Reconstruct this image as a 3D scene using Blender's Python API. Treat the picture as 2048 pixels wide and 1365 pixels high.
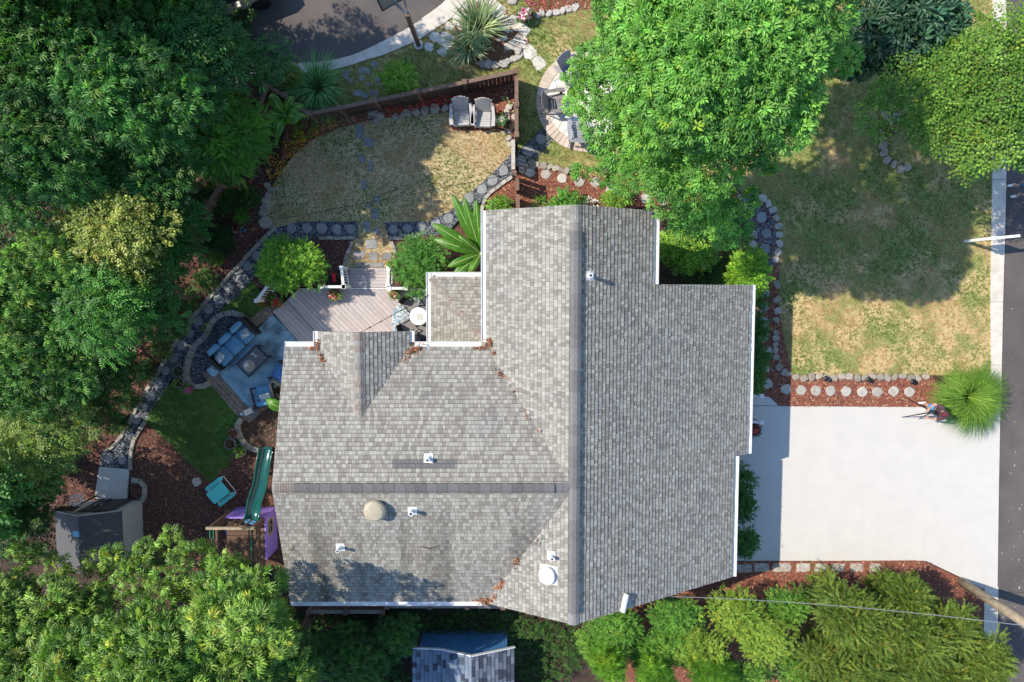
import bpy, math, random
import numpy as np
from mathutils import Vector, Matrix
R = math.radians
for o in list(bpy.data.objects): bpy.data.objects.remove(o)
scene = bpy.context.scene
col = scene.collection
# ---------------------------------------------------------------- camera: drone 26 m up, looking almost straight down
F, CX, CY, HC, TILT = 1420.0, 1024.0, 682.5, 26.0, R(-4.1)
cam = bpy.data.objects.new('camera', bpy.data.cameras.new('camera'))
col.objects.link(cam)
cam.location = (0, 0, HC); cam.rotation_euler = (TILT, 0, 0)
cam.data.sensor_width = 36.0; cam.data.lens = F / 2048 * 36.0
cam.data.clip_start = 0.1; cam.data.clip_end = 2000
scene.camera = cam
# ---------------------------------------------------------------- daylight
SUN_TO = Vector((-0.9, 0.29, 1.0)).normalized()
world = bpy.data.worlds.new('World'); scene.world = world; world.use_nodes = True
wn = world.node_tree.nodes; wl = world.node_tree.links
sky = wn.new('ShaderNodeTexSky'); sky.sky_type = 'NISHITA'; sky.sun_disc = False
sky.sun_elevation = math.asin(SUN_TO.z); sky.sun_rotation = math.atan2(SUN_TO.x, SUN_TO.y)
sky.air_density = 1.1; sky.dust_density = 0.2; sky.ozone_density = 3.5
bg = wn['Background']; bg.inputs['Strength'].default_value = 0.15
wl.new(sky.outputs[0], bg.inputs['Color'])
sl = bpy.data.lights.new('sun', 'SUN'); sl.energy = 3.75; sl.angle = R(0.53); sl.color = (1.0, 0.91, 0.77)
sun = bpy.data.objects.new('sun', sl); col.objects.link(sun)
sun.rotation_euler = (-SUN_TO).to_track_quat('-Z', 'Y').to_euler(); sun.location = SUN_TO * 60
vs = scene.view_settings
vs.view_transform = 'Standard'; vs.look = 'None'; vs.gamma = 1.0; vs.exposure = 0.78
vs.use_curve_mapping = False
scene.render.resolution_x = 1024; scene.render.resolution_y = 682

# ---------------------------------------------------------------- helpers
def P(px, py, z=0.0):
    """photo pixel + height above ground -> world point"""
    x = (px - CX) / F; y = -(py - CY) / F
    c, s = math.cos(TILT), math.sin(TILT)
    Y = y * c + s; Z = y * s - c
    t = (z - HC) / Z
    return Vector((x * t, Y * t, z))
def G(px, py): p = P(px, py); return (p.x, p.y)
def GL(pts, z=0.0): return [(P(a, b, z).x, P(a, b, z).y) for a, b in pts]

def link(o, parent=None):
    col.objects.link(o)
    if parent is not None: o.parent = parent
    return o
def tag(o, label=None, cat=None, group=None, kind=None):
    if label: o['label'] = label
    if cat: o['category'] = cat
    if group: o['group'] = group
    if kind: o['kind'] = kind
    return o
def thing(name, label, cat, loc=(0, 0, 0), rz=0.0, group=None):
    o = bpy.data.objects.new(name, None); o.empty_display_size = .2
    link(o); o.location = loc; o.rotation_euler = (0, 0, rz)
    return tag(o, label, cat, group)
def copy_tree(o, parent=None):
    c = o.copy(); link(c, parent)
    for ch in o.children: copy_tree(ch, c)
    return c

class MB:
    """collects faces and builds them as one mesh object"""
    def __init__(s): s.v = []; s.f = []; s.c = []; s.col = None
    def add(s, vs, fs):
        n = len(s.v); s.v.extend([tuple(p) for p in vs])
        for f in fs: s.f.append(tuple(n + i for i in f)); s.c.append(s.col)
        return s
    def box(s, c, size, rz=0.0, rx=0.0, ry=0.0):
        M = Matrix.Translation(Vector(c)) @ Matrix.Rotation(rz, 4, 'Z') @ Matrix.Rotation(ry, 4, 'Y') @ Matrix.Rotation(rx, 4, 'X')
        a, b, d = size[0] / 2, size[1] / 2, size[2] / 2
        vs = [M @ Vector(p) for p in ((-a,-b,-d),(a,-b,-d),(a,b,-d),(-a,b,-d),(-a,-b,d),(a,-b,d),(a,b,d),(-a,b,d))]
        return s.add(vs, [(0,3,2,1),(4,5,6,7),(0,1,5,4),(1,2,6,5),(2,3,7,6),(3,0,4,7)])
    def beam(s, a, b, w, h, up=(0, 0, 1)):
        a = Vector(a); b = Vector(b); d = (b - a).normalized()
        u = Vector(up)
        if abs(d.dot(u)) > .95: u = Vector((0, 1, 0))
        sd = d.cross(u).normalized(); u = sd.cross(d).normalized()
        q = [(-1,-1),(1,-1),(1,1),(-1,1)]
        vs = [p + sd * (i * w / 2) + u * (j * h / 2) for p in (a, b) for i, j in q]
        return s.add(vs, [(0,1,2,3),(7,6,5,4),(0,4,5,1),(1,5,6,2),(2,6,7,3),(3,7,4,0)])
    def prism(s, pts, z0, z1, bev=0.0, bottom=False):
        pts = ccw(pts); n = len(pts)
        if bev > 0:
            ins = inset(pts, bev)
            vs = [(x, y, z0) for x, y in pts] + [(x, y, z1 - bev) for x, y in pts] + [(x, y, z1) for x, y in ins]
            fs = [tuple(range(2*n, 3*n))]
            for k in range(2):
                for i in range(n):
                    j = (i + 1) % n; fs.append((k*n+i, k*n+j, (k+1)*n+j, (k+1)*n+i))
        else:
            vs = [(x, y, z0) for x, y in pts] + [(x, y, z1) for x, y in pts]
            fs = [tuple(range(n, 2*n))] + [(i, (i+1) % n, n+(i+1) % n, n+i) for i in range(n)]
        if bottom: fs.append(tuple(range(n-1, -1, -1)))
        return s.add(vs, fs)
    def tube(s, path, r, n=8, cap=True):
        path = [Vector(p) for p in path]; m = len(path)
        rs = r if isinstance(r, (list, tuple)) else [r] * m
        vs = []; u = None
        for i, p in enumerate(path):
            d = (path[min(i+1, m-1)] - path[max(i-1, 0)]).normalized()
            if u is None:
                u = d.cross(Vector((0, 0, 1)))
                if u.length < .05: u = d.cross(Vector((1, 0, 0)))
            u = (u - d * u.dot(d)).normalized(); w = d.cross(u)
            for k in range(n):
                a = 2 * math.pi * k / n
                vs.append(p + (u * math.cos(a) + w * math.sin(a)) * rs[i])
        fs = [(i*n+k, i*n+(k+1) % n, (i+1)*n+(k+1) % n, (i+1)*n+k) for i in range(m-1) for k in range(n)]
        if cap: fs += [tuple(range(n-1, -1, -1)), tuple(range((m-1)*n, m*n))]
        return s.add(vs, fs)
    def lathe(s, prof, c=(0, 0, 0), n=16, sx=1.0, sy=1.0, M=None):
        vs = []
        for r_, z in prof:
            for k in range(n):
                a = 2 * math.pi * k / n
                p = Vector((r_ * math.cos(a) * sx, r_ * math.sin(a) * sy, z))
                if M is not None: p = M @ p
                vs.append(p + Vector(c))
        m = len(prof)
        fs = [(i*n+k, i*n+(k+1) % n, (i+1)*n+(k+1) % n, (i+1)*n+k) for i in range(m-1) for k in range(n)]
        if prof[0][0] > 1e-4: fs.append(tuple(range(n-1, -1, -1)))
        if prof[-1][0] > 1e-4: fs.append(tuple(range((m-1)*n, m*n)))
        return s.add(vs, fs)
    def mesh(s, name, mat, smooth=False):
        me = bpy.data.meshes.new(name); me.from_pydata(s.v, [], s.f)
        if any(c is not None for c in s.c):
            at = me.attributes.new('Col', 'FLOAT_COLOR', 'FACE')
            a = np.ones((len(s.c), 4), np.float32)
            for i, c in enumerate(s.c):
                if c is not None: a[i, :3] = c
            at.data.foreach_set('color', a.ravel())
        if mat is not None: me.materials.append(mat)
        if smooth: me.polygons.foreach_set('use_smooth', [True] * len(me.polygons))
        me.update(); return me
    def build(s, name, mat, parent=None, loc=None, rz=0.0, smooth=False):
        o = bpy.data.objects.new(name, s.mesh(name, mat, smooth))
        if loc is not None: o.location = loc
        o.rotation_euler = (0, 0, rz)
        return link(o, parent)

def area2(p): return sum(p[i][0]*p[(i+1) % len(p)][1] - p[(i+1) % len(p)][0]*p[i][1] for i in range(len(p))) / 2
def ccw(p): return list(p) if area2(p) > 0 else list(p)[::-1]
def centroid(p): return (sum(a for a, b in p) / len(p), sum(b for a, b in p) / len(p))
def inset(p, d):
    cx, cy = centroid(p); out = []
    for x, y in p:
        l = math.hypot(x - cx, y - cy) or 1
        k = max(0.1, 1 - d * 1.25 / l); out.append((cx + (x-cx)*k, cy + (y-cy)*k))
    return out
def clip_half(poly, a, b, c):
    """keep a*x+b*y+c >= 0"""
    out = []
    for i in range(len(poly)):
        p, q = poly[i], poly[(i+1) % len(poly)]
        dp, dq = a*p[0]+b*p[1]+c, a*q[0]+b*q[1]+c
        if dp >= 0: out.append(p)
        if dp * dq < 0:
            t = dp / (dp - dq); out.append((p[0]+(q[0]-p[0])*t, p[1]+(q[1]-p[1])*t))
    return out
def clip_convex(poly, clip):
    clip = ccw(clip)
    for i in range(len(clip)):
        if len(poly) < 3: return []
        (x0, y0), (x1, y1) = clip[i], clip[(i+1) % len(clip)]
        a, b = -(y1 - y0), x1 - x0
        poly = clip_half(poly, a, b, -(a*x0 + b*y0))
    return poly if len(poly) >= 3 and abs(area2(poly)) > 2e-4 else []
def inside(pts, poly):
    """vectorised even-odd test, pts (n,2)"""
    x, y = pts[:, 0], pts[:, 1]; r = np.zeros(len(pts), bool); n = len(poly)
    for i in range(n):
        x0, y0 = poly[i]; x1, y1 = poly[(i+1) % n]
        if y0 == y1: continue
        r ^= ((y0 > y) != (y1 > y)) & (x < (x1 - x0) * (y - y0) / (y1 - y0) + x0)
    return r
def scatter(rng, poly, dens, holes=()):
    a = np.array(poly); lo, hi = a.min(0), a.max(0)
    n = int((hi[0]-lo[0])*(hi[1]-lo[1])*dens)
    p = rng.uniform(lo, hi, (n, 2)); k = inside(p, poly)
    for h in holes: k &= ~inside(p, h)
    return p[k]
def catmull(pts, n=6, closed=False):
    out = []; m = len(pts)
    for i in range(m if closed else m - 1):
        if closed: p0, p1, p2, p3 = (pts[(i+k-1) % m] for k in range(4))
        else: p0, p1, p2, p3 = pts[max(i-1, 0)], pts[i], pts[i+1], pts[min(i+2, m-1)]
        for k in range(n):
            t = k / n
            out.append(tuple(.5*((2*b)+(-a+c)*t+(2*a-5*b+4*c-d)*t*t+(-a+3*b-3*c+d)*t**3) for a, b, c, d in zip(p0, p1, p2, p3)))
    if not closed: out.append(tuple(pts[-1]))
    return out

# ---------------------------------------------------------------- materials
MATS = {}
def mat(name, base, base2=None, scale=3.0, rough=.8, bump=.0, bscale=40.0, attr=False, orand=0.0, metal=0.0, spec=.4,
        detail=5.0, lo=.35, hi=.65, third=None, tscale=1.0, tlo=.5, thi=.6, trans=0.0, emit=None, coat=0.0, stretch=None, gy=None, bdist=.02, aniso=None):
    if name in MATS: return MATS[name]
    m = bpy.data.materials.new(name); m.use_nodes = True; MATS[name] = m
    N = m.node_tree.nodes; L = m.node_tree.links; b = N['Principled BSDF']
    b.inputs['Roughness'].default_value = rough; b.inputs['Metallic'].default_value = metal
    b.inputs['Specular IOR Level'].default_value = spec
    if coat: b.inputs['Coat Weight'].default_value = coat
    geo = N.new('ShaderNodeNewGeometry'); pos = geo.outputs['Position']
    if stretch:
        mp = N.new('ShaderNodeMapping'); mp.inputs['Rotation'].default_value = (0, 0, -stretch[3] if len(stretch) > 3 else 0)
        mp.inputs['Scale'].default_value = stretch[:3]; mp.vector_type = 'TEXTURE' if False else 'POINT'
        L.new(pos, mp.inputs[0]); pos = mp.outputs[0]
    def noise(sc, det=detail, w=0.0):
        n = N.new('ShaderNodeTexNoise'); n.inputs['Scale'].default_value = sc; n.inputs['Detail'].default_value = det
        n.inputs['Roughness'].default_value = .62
        L.new(pos, n.inputs['Vector']); return n.outputs['Fac']
    def ramp(fac, a, c):
        r = N.new('ShaderNodeMapRange'); r.inputs[1].default_value = a; r.inputs[2].default_value = c
        L.new(fac, r.inputs[0]); return r.outputs[0]
    def mix(fac, A, B, typ='MIX'):
        x = N.new('ShaderNodeMix'); x.data_type = 'RGBA'; x.blend_type = typ
        if isinstance(fac, float): x.inputs[0].default_value = fac
        else: L.new(fac, x.inputs[0])
        for k, v in ((6, A), (7, B)):
            if isinstance(v, tuple): x.inputs[k].default_value = (*v, 1)
            else: L.new(v, x.inputs[k])
        return x.outputs[2]
    c = tuple(base)
    if base2 is not None:
        nf = noise(scale)
        if gy:      # growth that changes gradually across the plot: (y0, y1, amount)
            sx = N.new('ShaderNodeSeparateXYZ'); L.new(pos, sx.inputs[0]); gr = N.new('ShaderNodeMapRange'); gr.interpolation_type = 'SMOOTHSTEP'
            gr.inputs[1].default_value = gy[0]; gr.inputs[2].default_value = gy[1]; gr.inputs[4].default_value = gy[2]; L.new(sx.outputs[1], gr.inputs[0])
            ad = N.new('ShaderNodeMath'); L.new(nf, ad.inputs[0]); L.new(gr.outputs[0], ad.inputs[1]); nf = ad.outputs[0]
        c = mix(ramp(nf, lo, hi), tuple(base), tuple(base2))
    if third is not None: c = mix(ramp(noise(tscale, 4.0), tlo, thi), c, tuple(third))
    if attr:
        at = N.new('ShaderNodeAttribute'); at.attribute_name = 'Col'
        c = mix(1.0, c, at.outputs['Color'], 'MULTIPLY')
    if orand:
        oi = N.new('ShaderNodeObjectInfo'); mr = N.new('ShaderNodeMapRange')
        mr.inputs[3].default_value = 1 - orand; mr.inputs[4].default_value = 1 + orand
        L.new(oi.outputs['Random'], mr.inputs[0])
        cc = N.new('ShaderNodeCombineColor')
        for i in range(3): L.new(mr.outputs[0], cc.inputs[i])
        c = mix(1.0, c, cc.outputs[0], 'MULTIPLY')
    if isinstance(c, tuple): b.inputs['Base Color'].default_value = (*c, 1)
    else: L.new(c, b.inputs['Base Color'])
    if bump:
        bn = N.new('ShaderNodeBump'); bn.inputs['Strength'].default_value = bump; bn.inputs['Distance'].default_value = bdist
        L.new(noise(bscale, 4.0), bn.inputs['Height']); L.new(bn.outputs[0], b.inputs['Normal'])
    if trans:
        tr = N.new('ShaderNodeBsdfTranslucent'); ms = N.new('ShaderNodeMixShader'); ms.inputs[0].default_value = trans
        tc = mix(1.0, c, (1.25, 1.35, .55), 'MULTIPLY') if not isinstance(c, tuple) else tuple(c)
        if isinstance(tc, tuple): tr.inputs[0].default_value = (*tc, 1)
        else: L.new(tc, tr.inputs[0])
        out = N['Material Output']
        L.new(b.outputs[0], ms.inputs[1]); L.new(tr.outputs[0], ms.inputs[2]); L.new(ms.outputs[0], out.inputs['Surface'])
    return m
W3 = (1, 1, 1)
M = {}
M['soil'] = mat('soil', (.075, .045, .03), (.03, .022, .016), 2.5, .95, .6, 30, third=(.12, .075, .05), tscale=14, tlo=.55, thi=.7)
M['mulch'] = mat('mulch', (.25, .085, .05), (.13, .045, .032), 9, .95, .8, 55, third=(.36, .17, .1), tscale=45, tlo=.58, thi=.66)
M['mulch_shaded'] = mat('mulch_shaded', (.13, .055, .04), (.07, .032, .026), 9, .95, .8, 55, third=(.2, .11, .075), tscale=45, tlo=.58, thi=.66)  # same mulch with the shade of the beds painted into its colour
M['chip'] = mat('chip', W3, attr=True, rough=.9)
M['lawn'] = mat('lawn', (.56, .41, .21), (.15, .22, .05), .9, .95, .7, 70, lo=.46, hi=.57, gy=(-1.5, 3.0, .09), third=(.38, .31, .13), tscale=22, tlo=.45, thi=.62, detail=9)
M['lawn_dull'] = mat('lawn_dull', (.58, .46, .28), (.34, .31, .15), 1.3, .95, .7, 70, lo=.4, hi=.66, third=(.33, .26, .12), tscale=20, tlo=.45, thi=.62, detail=9)
M['grass'] = mat('grass', W3, attr=True, rough=.7, trans=.25)
M['turf'] = mat('turf', (.06, .13, .022), (.085, .175, .034), 4, .95, .5, 120, third=(.05, .10, .02), tscale=.9)
M['asphalt'] = mat('asphalt', (.115, .098, .092), (.075, .065, .062), .55, .9, .35, 140, third=(.13, .115, .105), tscale=90, tlo=.55, thi=.75)
M['concrete'] = mat('concrete', (.60, .585, .55), (.50, .485, .455), 2.2, .9, .15, 70, third=(.44, .42, .39), tscale=12, tlo=.62, thi=.8)
M['drive'] = mat('drive', (.53, .505, .462), (.50, .477, .44), 1.6, .85, .1, 80, third=(.47, .45, .42), tscale=9, tlo=.62, thi=.85)
M['curb'] = mat('curb', (.62, .56, .48), (.50, .44, .37), 3.0, .9, .25, 60, third=(.28, .24, .2), tscale=11, tlo=.6, thi=.75)
M['slate'] = mat('slate', (.26, .27, .27), (.19, .20, .205), 5, .8, .25, 35, orand=.14, third=(.32, .3, .27), tscale=13, tlo=.58, thi=.72)
M['pale_stone'] = mat('pale_stone', (.45, .42, .37), (.33, .30, .26), 6, .85, .3, 30, orand=.16, third=(.27, .24, .2), tscale=16, tlo=.58, thi=.7)
M['field_stone'] = mat('field_stone', (.36, .31, .25), (.24, .21, .17), 7, .9, .4, 25, orand=.22)
M['edging'] = mat('edging', (.33, .31, .27), (.25, .235, .2), 6, .9, .35, 40, orand=.10)
M['paver'] = mat('paver', (.27, .215, .165), (.18, .15, .125), 8, .9, .3, 45, orand=.2)
M['flag'] = mat('flag', (.68, .64, .57), (.56, .53, .48), 6, .85, .25, 30, orand=.10)
M['ring_brick'] = mat('ring_brick', (.58, .46, .37), (.48, .39, .32), 8, .9, .2, 40, orand=.13)
M['pebble'] = mat('pebble', W3, attr=True, rough=.6)
M['gravel_bed'] = mat('gravel_bed', (.045, .05, .06), (.02, .023, .03), 40, .9, .6, 60)
M['blue_slab'] = mat('blue_slab', (.25, .42, .52), (.14, .27, .36), 2.2, .7, .3, 60, third=(.07, .10, .11), tscale=1.1, tlo=.5, thi=.72, detail=9)
M['shingle'] = mat('shingle', (1,.955,.87), (.88, .835, .755), 30, .95, .35, 160, attr=True, third=(.82, .80, .77), tscale=.7, tlo=.5, thi=.75, spec=.2)
M['shingle_blue'] = mat('shingle_blue', W3, (.86, .86, .88), 30, .95, .35, 160, attr=True, spec=.2)
M['roof_felt'] = mat('roof_felt', (.06, .06, .06))
M['ridge'] = mat('ridge', (.135, .13, .125), (.10, .097, .094), 20, .95, .3, 150, attr=True, spec=.2)
M['white'] = mat('white', (.78, .78, .76), (.70, .70, .68), 4, .5)
M['siding'] = mat('siding', (.62, .60, .54), (.56, .54, .49), 2, .7)
M['white_metal'] = mat('white_metal', (.72, .72, .72), (.62, .62, .62), 8, .4)
M['tan_metal'] = mat('tan_metal', (.42, .37, .27), (.36, .31, .22), 8, .5)
M['lead'] = mat('lead', (.05, .05, .055), rough=.6)
M['deck'] = mat('deck', (.44, .385, .365), (.38, .333, .32), 8, .8, .2, 60, orand=.08)
M['fence'] = mat('fence', (.115, .07, .05), (.065, .04, .03), 9, .85, .3, 40, orand=.15)
M['fence_top'] = mat('fence_top', (.20, .125, .09), (.13, .08, .058), 9, .85, .3, 40, orand=.1)
M['bark'] = mat('bark', (.14, .10, .07), (.07, .05, .035), 12, .95, .9, 18)
M['pole_wood'] = mat('pole_wood', (.42, .34, .24), (.28, .22, .15), 5, .9, .6, 14, third=(.2, .19, .12), tscale=3, tlo=.55, thi=.65)
M['leaf'] = mat('leaf', W3, attr=True, rough=.42, trans=.28, spec=.36)
M['leaf_matte'] = mat('leaf_matte', W3, attr=True, rough=.65, trans=.25, spec=.3)
M['petal'] = mat('petal', W3, attr=True, rough=.6, trans=.2)
M['banana'] = mat('banana', (.10, .27, .02), (.06, .19, .015), 6, .4, .3, 18, trans=.35, spec=.5)
M['banana_rib'] = mat('banana_rib', (.35, .45, .15), rough=.5)
M['grey_wood'] = mat('grey_wood', (.47, .455, .44), (.41, .395, .385), 6, .7, .1, 40)
M['weather'] = mat('weather', (.23, .205, .19), (.15, .13, .12), 8, .8, .3, 40)
M['slate_chair'] = mat('slate_chair', (.30, .31, .33), (.25, .26, .28), 8, .7)
M['black'] = mat('black', (.012, .012, .014), rough=.5)
M['wicker'] = mat('wicker', (.03, .027, .026), (.015, .014, .014), 60, .6, .5, 90)
M['sling'] = mat('sling', (.23, .21, .2), (.16, .15, .145), 70, .8)
M['blue_cushion'] = mat('blue_cushion', (.10, .27, .44), (.085, .235, .39), 9, .85, .15, 90)
M['navy_cushion'] = mat('navy_cushion', (.07, .18, .38), (.06, .15, .33), 9, .85)
M['pillow'] = mat('pillow', (.62, .62, .6), (.16, .2, .24), 24, .9, lo=.5, hi=.54)
M['table_slat'] = mat('table_slat', (.105, .115, .14), (.08, .09, .11), 9, .6, orand=.08)
M['turquoise'] = mat('turquoise', (.10, .58, .56), (.09, .54, .53), 5, .45)
M['purple'] = mat('purple', (.36, .22, .68), (.31, .19, .62), 5, .7, .1, 50)
M['slide'] = mat('slide', (.008, .085, .075), (.006, .07, .065), 5, .22, coat=.4)
M['play_wood'] = mat('play_wood', (.145, .085, .055), (.085, .05, .034), 10, .85, .3, 40, orand=.14)
M['rope_green'] = mat('rope_green', (.01, .2, .1), rough=.6)
M['blue_plastic'] = mat('blue_plastic', (.02, .06, .5), rough=.4)
M['shed_wall'] = mat('shed_wall', (.42, .41, .38), (.37, .36, .34), 6, .7)
M['shed_roof'] = mat('shed_roof', (.085, .085, .09), (.07, .07, .075), 12, .75, .15, 80)
M['shed_door'] = mat('shed_door', (.05, .048, .046), (.04, .038, .037), 8, .7)
M['blue_siding'] = mat('blue_siding', (.10, .31, .66), (.085, .28, .60), 5, .75, orand=.05)
M['pot_grey'] = mat('pot_grey', (.18, .21, .25), (.14, .165, .2), 8, .6)
M['pot_dark'] = mat('pot_dark', (.07, .06, .055), (.05, .045, .04), 8, .6)
M['terracotta'] = mat('terracotta', (.42, .17, .06), rough=.8)
M['pot_blue'] = mat('pot_blue', (.12, .35, .6), rough=.5)
M['soil_pot'] = mat('soil_pot', (.03, .02, .015), rough=.95)
M['litter'] = mat('litter', W3, attr=True, rough=.9)
M['skin'] = mat('skin', (.52, .30, .21), rough=.6)
M['shirt'] = mat('shirt', (.085, .045, .055), (.06, .035, .042), 20, .9)
M['shorts_blue'] = mat('shorts_blue', (.06, .30, .62), rough=.85)
M['denim'] = mat('denim', (.08, .15, .24), (.06, .12, .2), 20, .9)
M['shoe'] = mat('shoe', (.75, .75, .74), rough=.7)
M['hair'] = mat('hair', (.02, .013, .01), rough=.7)
M['cap'] = mat('cap', (.10, .02, .03), rough=.8)
M['glass'] = mat('glass', (.03, .04, .045), rough=.08, spec=.8)
M['board_glass'] = mat('board_glass', (.30, .30, .27), (.25, .25, .23), 4, .3)
M['car_paint'] = mat('car_paint', (.58, .52, .42), rough=.35, metal=.1, coat=.6)
M['rubber'] = mat('rubber', (.015, .015, .016), rough=.85)
M['alloy'] = mat('alloy', (.5, .5, .52), rough=.3, metal=.9)
M['lamp_red'] = mat('lamp_red', (.3, .01, .01), rough=.2)
M['rug'] = mat('rug', (.52, .54, .53), (.16, .27, .36), 11, .95, lo=.47, hi=.53)
M['sign_red'] = mat('sign_red', (.42, .015, .02), rough=.5)
M['wire'] = mat('wire', (.25, .25, .26), rough=.5, metal=.3)
M['cable'] = mat('cable', (.015, .015, .015), rough=.7)
M['bulb'] = mat('bulb', (.4, .36, .28), rough=.2)
M['tarp'] = mat('tarp', (.3, .33, .33), rough=.7)
# ---------------------------------------------------------------- foliage stamping
def stamp(name, tv, tf, pos, X, Z, scale, colr, material, parent=None, jitter_y=None):
    """copies of a small leaf/blade template joined into one mesh; X = template x axis, Z = leaf normal"""
    tv = np.asarray(tv, np.float32); tf = np.asarray(tf, np.int32)
    n = len(pos); k = len(tv); m = len(tf)
    X = X / np.linalg.norm(X, axis=1, keepdims=True)
    Z = Z - X * np.sum(X * Z, 1, keepdims=True); Z /= np.maximum(np.linalg.norm(Z, axis=1, keepdims=True), 1e-6)
    Y = np.cross(Z, X)
    sc = np.asarray(scale, np.float32).reshape(n, 1, -1)
    t = tv[None] * sc
    V = pos[:, None, :] + t[..., 0:1] * X[:, None] + t[..., 1:2] * Y[:, None] + t[..., 2:3] * Z[:, None]
    Fi = (tf[None] + (np.arange(n) * k)[:, None, None]).reshape(-1)
    me = bpy.data.meshes.new(name)
    me.vertices.add(n * k); me.vertices.foreach_set('co', V.astype(np.float32).ravel())
    me.loops.add(n * m * 3); me.loops.foreach_set('vertex_index', Fi.astype(np.int32))
    me.polygons.add(n * m); me.polygons.foreach_set('loop_start', np.arange(0, n * m * 3, 3, dtype=np.int32))
    me.update(calc_edges=True)
    at = me.attributes.new('Col', 'FLOAT_COLOR', 'FACE')
    c4 = np.ones((n, m, 4), np.float32); c4[:, :, :3] = np.asarray(colr, np.float32).reshape(n, 1, 3)
    if m > 4: c4[:, :, :3] *= np.random.default_rng(n).uniform(.72, 1.28, (n, (m+1)//2, 1)).repeat(2, 1)[:, :m]      # leaf to leaf variation
    at.data.foreach_set('color', c4.ravel())
    me.materials.append(material)
    o = bpy.data.objects.new(name, me)
    return link(o, parent)

def leaf(x0, y0, ang, L, W, fold=.25, droop=.15, six=False, z0=0.0):
    """one leaf from (x0,y0) in the direction ang"""
    c, s = math.cos(ang), math.sin(ang)
    if six: pts = [(0, 0, 0), (.35, .42, fold*.4), (.7, .36, fold*.3-.3*droop), (1, 0, -droop), (.7, -.36, fold*.3-.3*droop), (.35, -.42, fold*.4)]; f = [(0,5,4),(0,4,3),(0,3,2),(0,2,1)]
    else: pts = [(0, 0, 0), (.45, .5, fold*.4), (1, 0, -droop), (.45, -.5, fold*.4)]; f = [(0,3,2),(0,2,1)]
    v = [(x0 + c*a*L - s*b*W, y0 + s*a*L + c*b*W, z0 + z*L) for a, b, z in pts]
    return v, f
def sprig(leaves):
    V, Fc = [], []
    for a in leaves:
        v, f = leaf(**a); n = len(V); V += v; Fc += [tuple(i + n for i in q) for q in f]
    return np.array(V), np.array(Fc)
TPL = {}
# pinnate (ash, walnut): pairs of leaflets along a stalk
TPL['pinnate'] = sprig([dict(x0=.15+.2*i, y0=0, ang=s*1.0, L=.36, W=.14, z0=-.05*i*i) for i in range(4) for s in (-1, 1)] + [dict(x0=.85, y0=0, ang=0, L=.36, W=.15, z0=-.5)])
# palmate whorl of long leaves (hickory, buckeye)
TPL['whorl'] = sprig([dict(x0=.05, y0=0, ang=a, L=l, W=.30*l/.8, six=True, droop=.22, fold=.3) for a, l in ((0, 1.0), (.75, .92), (-.75, .92), (1.6, .72), (-1.6, .72), (2.6, .55), (-2.6, .55))])
# loose cluster of oval leaves at a twig end (chestnut, magnolia)
TPL['cluster'] = sprig([dict(x0=x, y0=y, ang=a, L=l, W=l*.46, six=True, droop=d, fold=.28, z0=z) for x, y, a, l, d, z in
    ((.1, 0, 0.1, .95, .25, .05), (.0, .05, 1.0, .85, .2, .08), (.0, -.05, -.9, .88, .3, .0), (-.1, .1, 2.1, .7, .15, .1), (-.1, -.1, -2.2, .75, .35, -.05), (.35, .25, .5, .7, .4, -.12), (.3, -.3, -.55, .72, .1, .12))])
# drooping lance shaped leaflets fanning from a twig end (hickory, ash)
TPL['lance'] = sprig([dict(x0=x, y0=y, ang=a, L=l, W=l*.30, droop=d, fold=.3, z0=z) for x, y, a, l, d, z in
    ((.15, 0, .05, .95, .35, .02), (.1, .04, .65, .85, .25, .05), (.1, -.04, -.6, .88, .4, .0), (.0, .05, 1.25, .75, .3, .06), (.0, -.05, -1.2, .72, .15, .02), (-.05, 0, 2.0, .6, .4, .0), (-.05, 0, -2.1, .62, .3, .05), (.4, .2, .35, .62, .5, -.1), (.4, -.22, -.3, .6, .2, .08), (-.1, .1, 2.8, .5, .3, -.05))])
# alternate broad leaves on a twig
TPL['broad'] = sprig([dict(x0=.1+.17*i, y0=0, ang=(.8 if i % 2 else -.8), L=.42, W=.30, droop=.2, z0=-.03*i*i) for i in range(5)] + [dict(x0=.9, y0=0, ang=0, L=.42, W=.3)])
# small leaves (boxwood, privet, azalea)
TPL['small'] = sprig([dict(x0=.12+.14*i, y0=0, ang=a, L=.34, W=.19, droop=.05, z0=.04*(i % 2)) for i, a in enumerate((.9, -.9, 1.1, -1.0, .7, -.7))] + [dict(x0=.85, y0=0, ang=0, L=.34, W=.2)])
# heart leaves lying flat in layers (redbud)
TPL['heart'] = sprig([dict(x0=.0+.3*i, y0=.28*((i % 2)*2-1), ang=(.5 if i % 2 else -.5), L=.46, W=.44, droop=.12, fold=.1) for i in range(4)])
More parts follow.
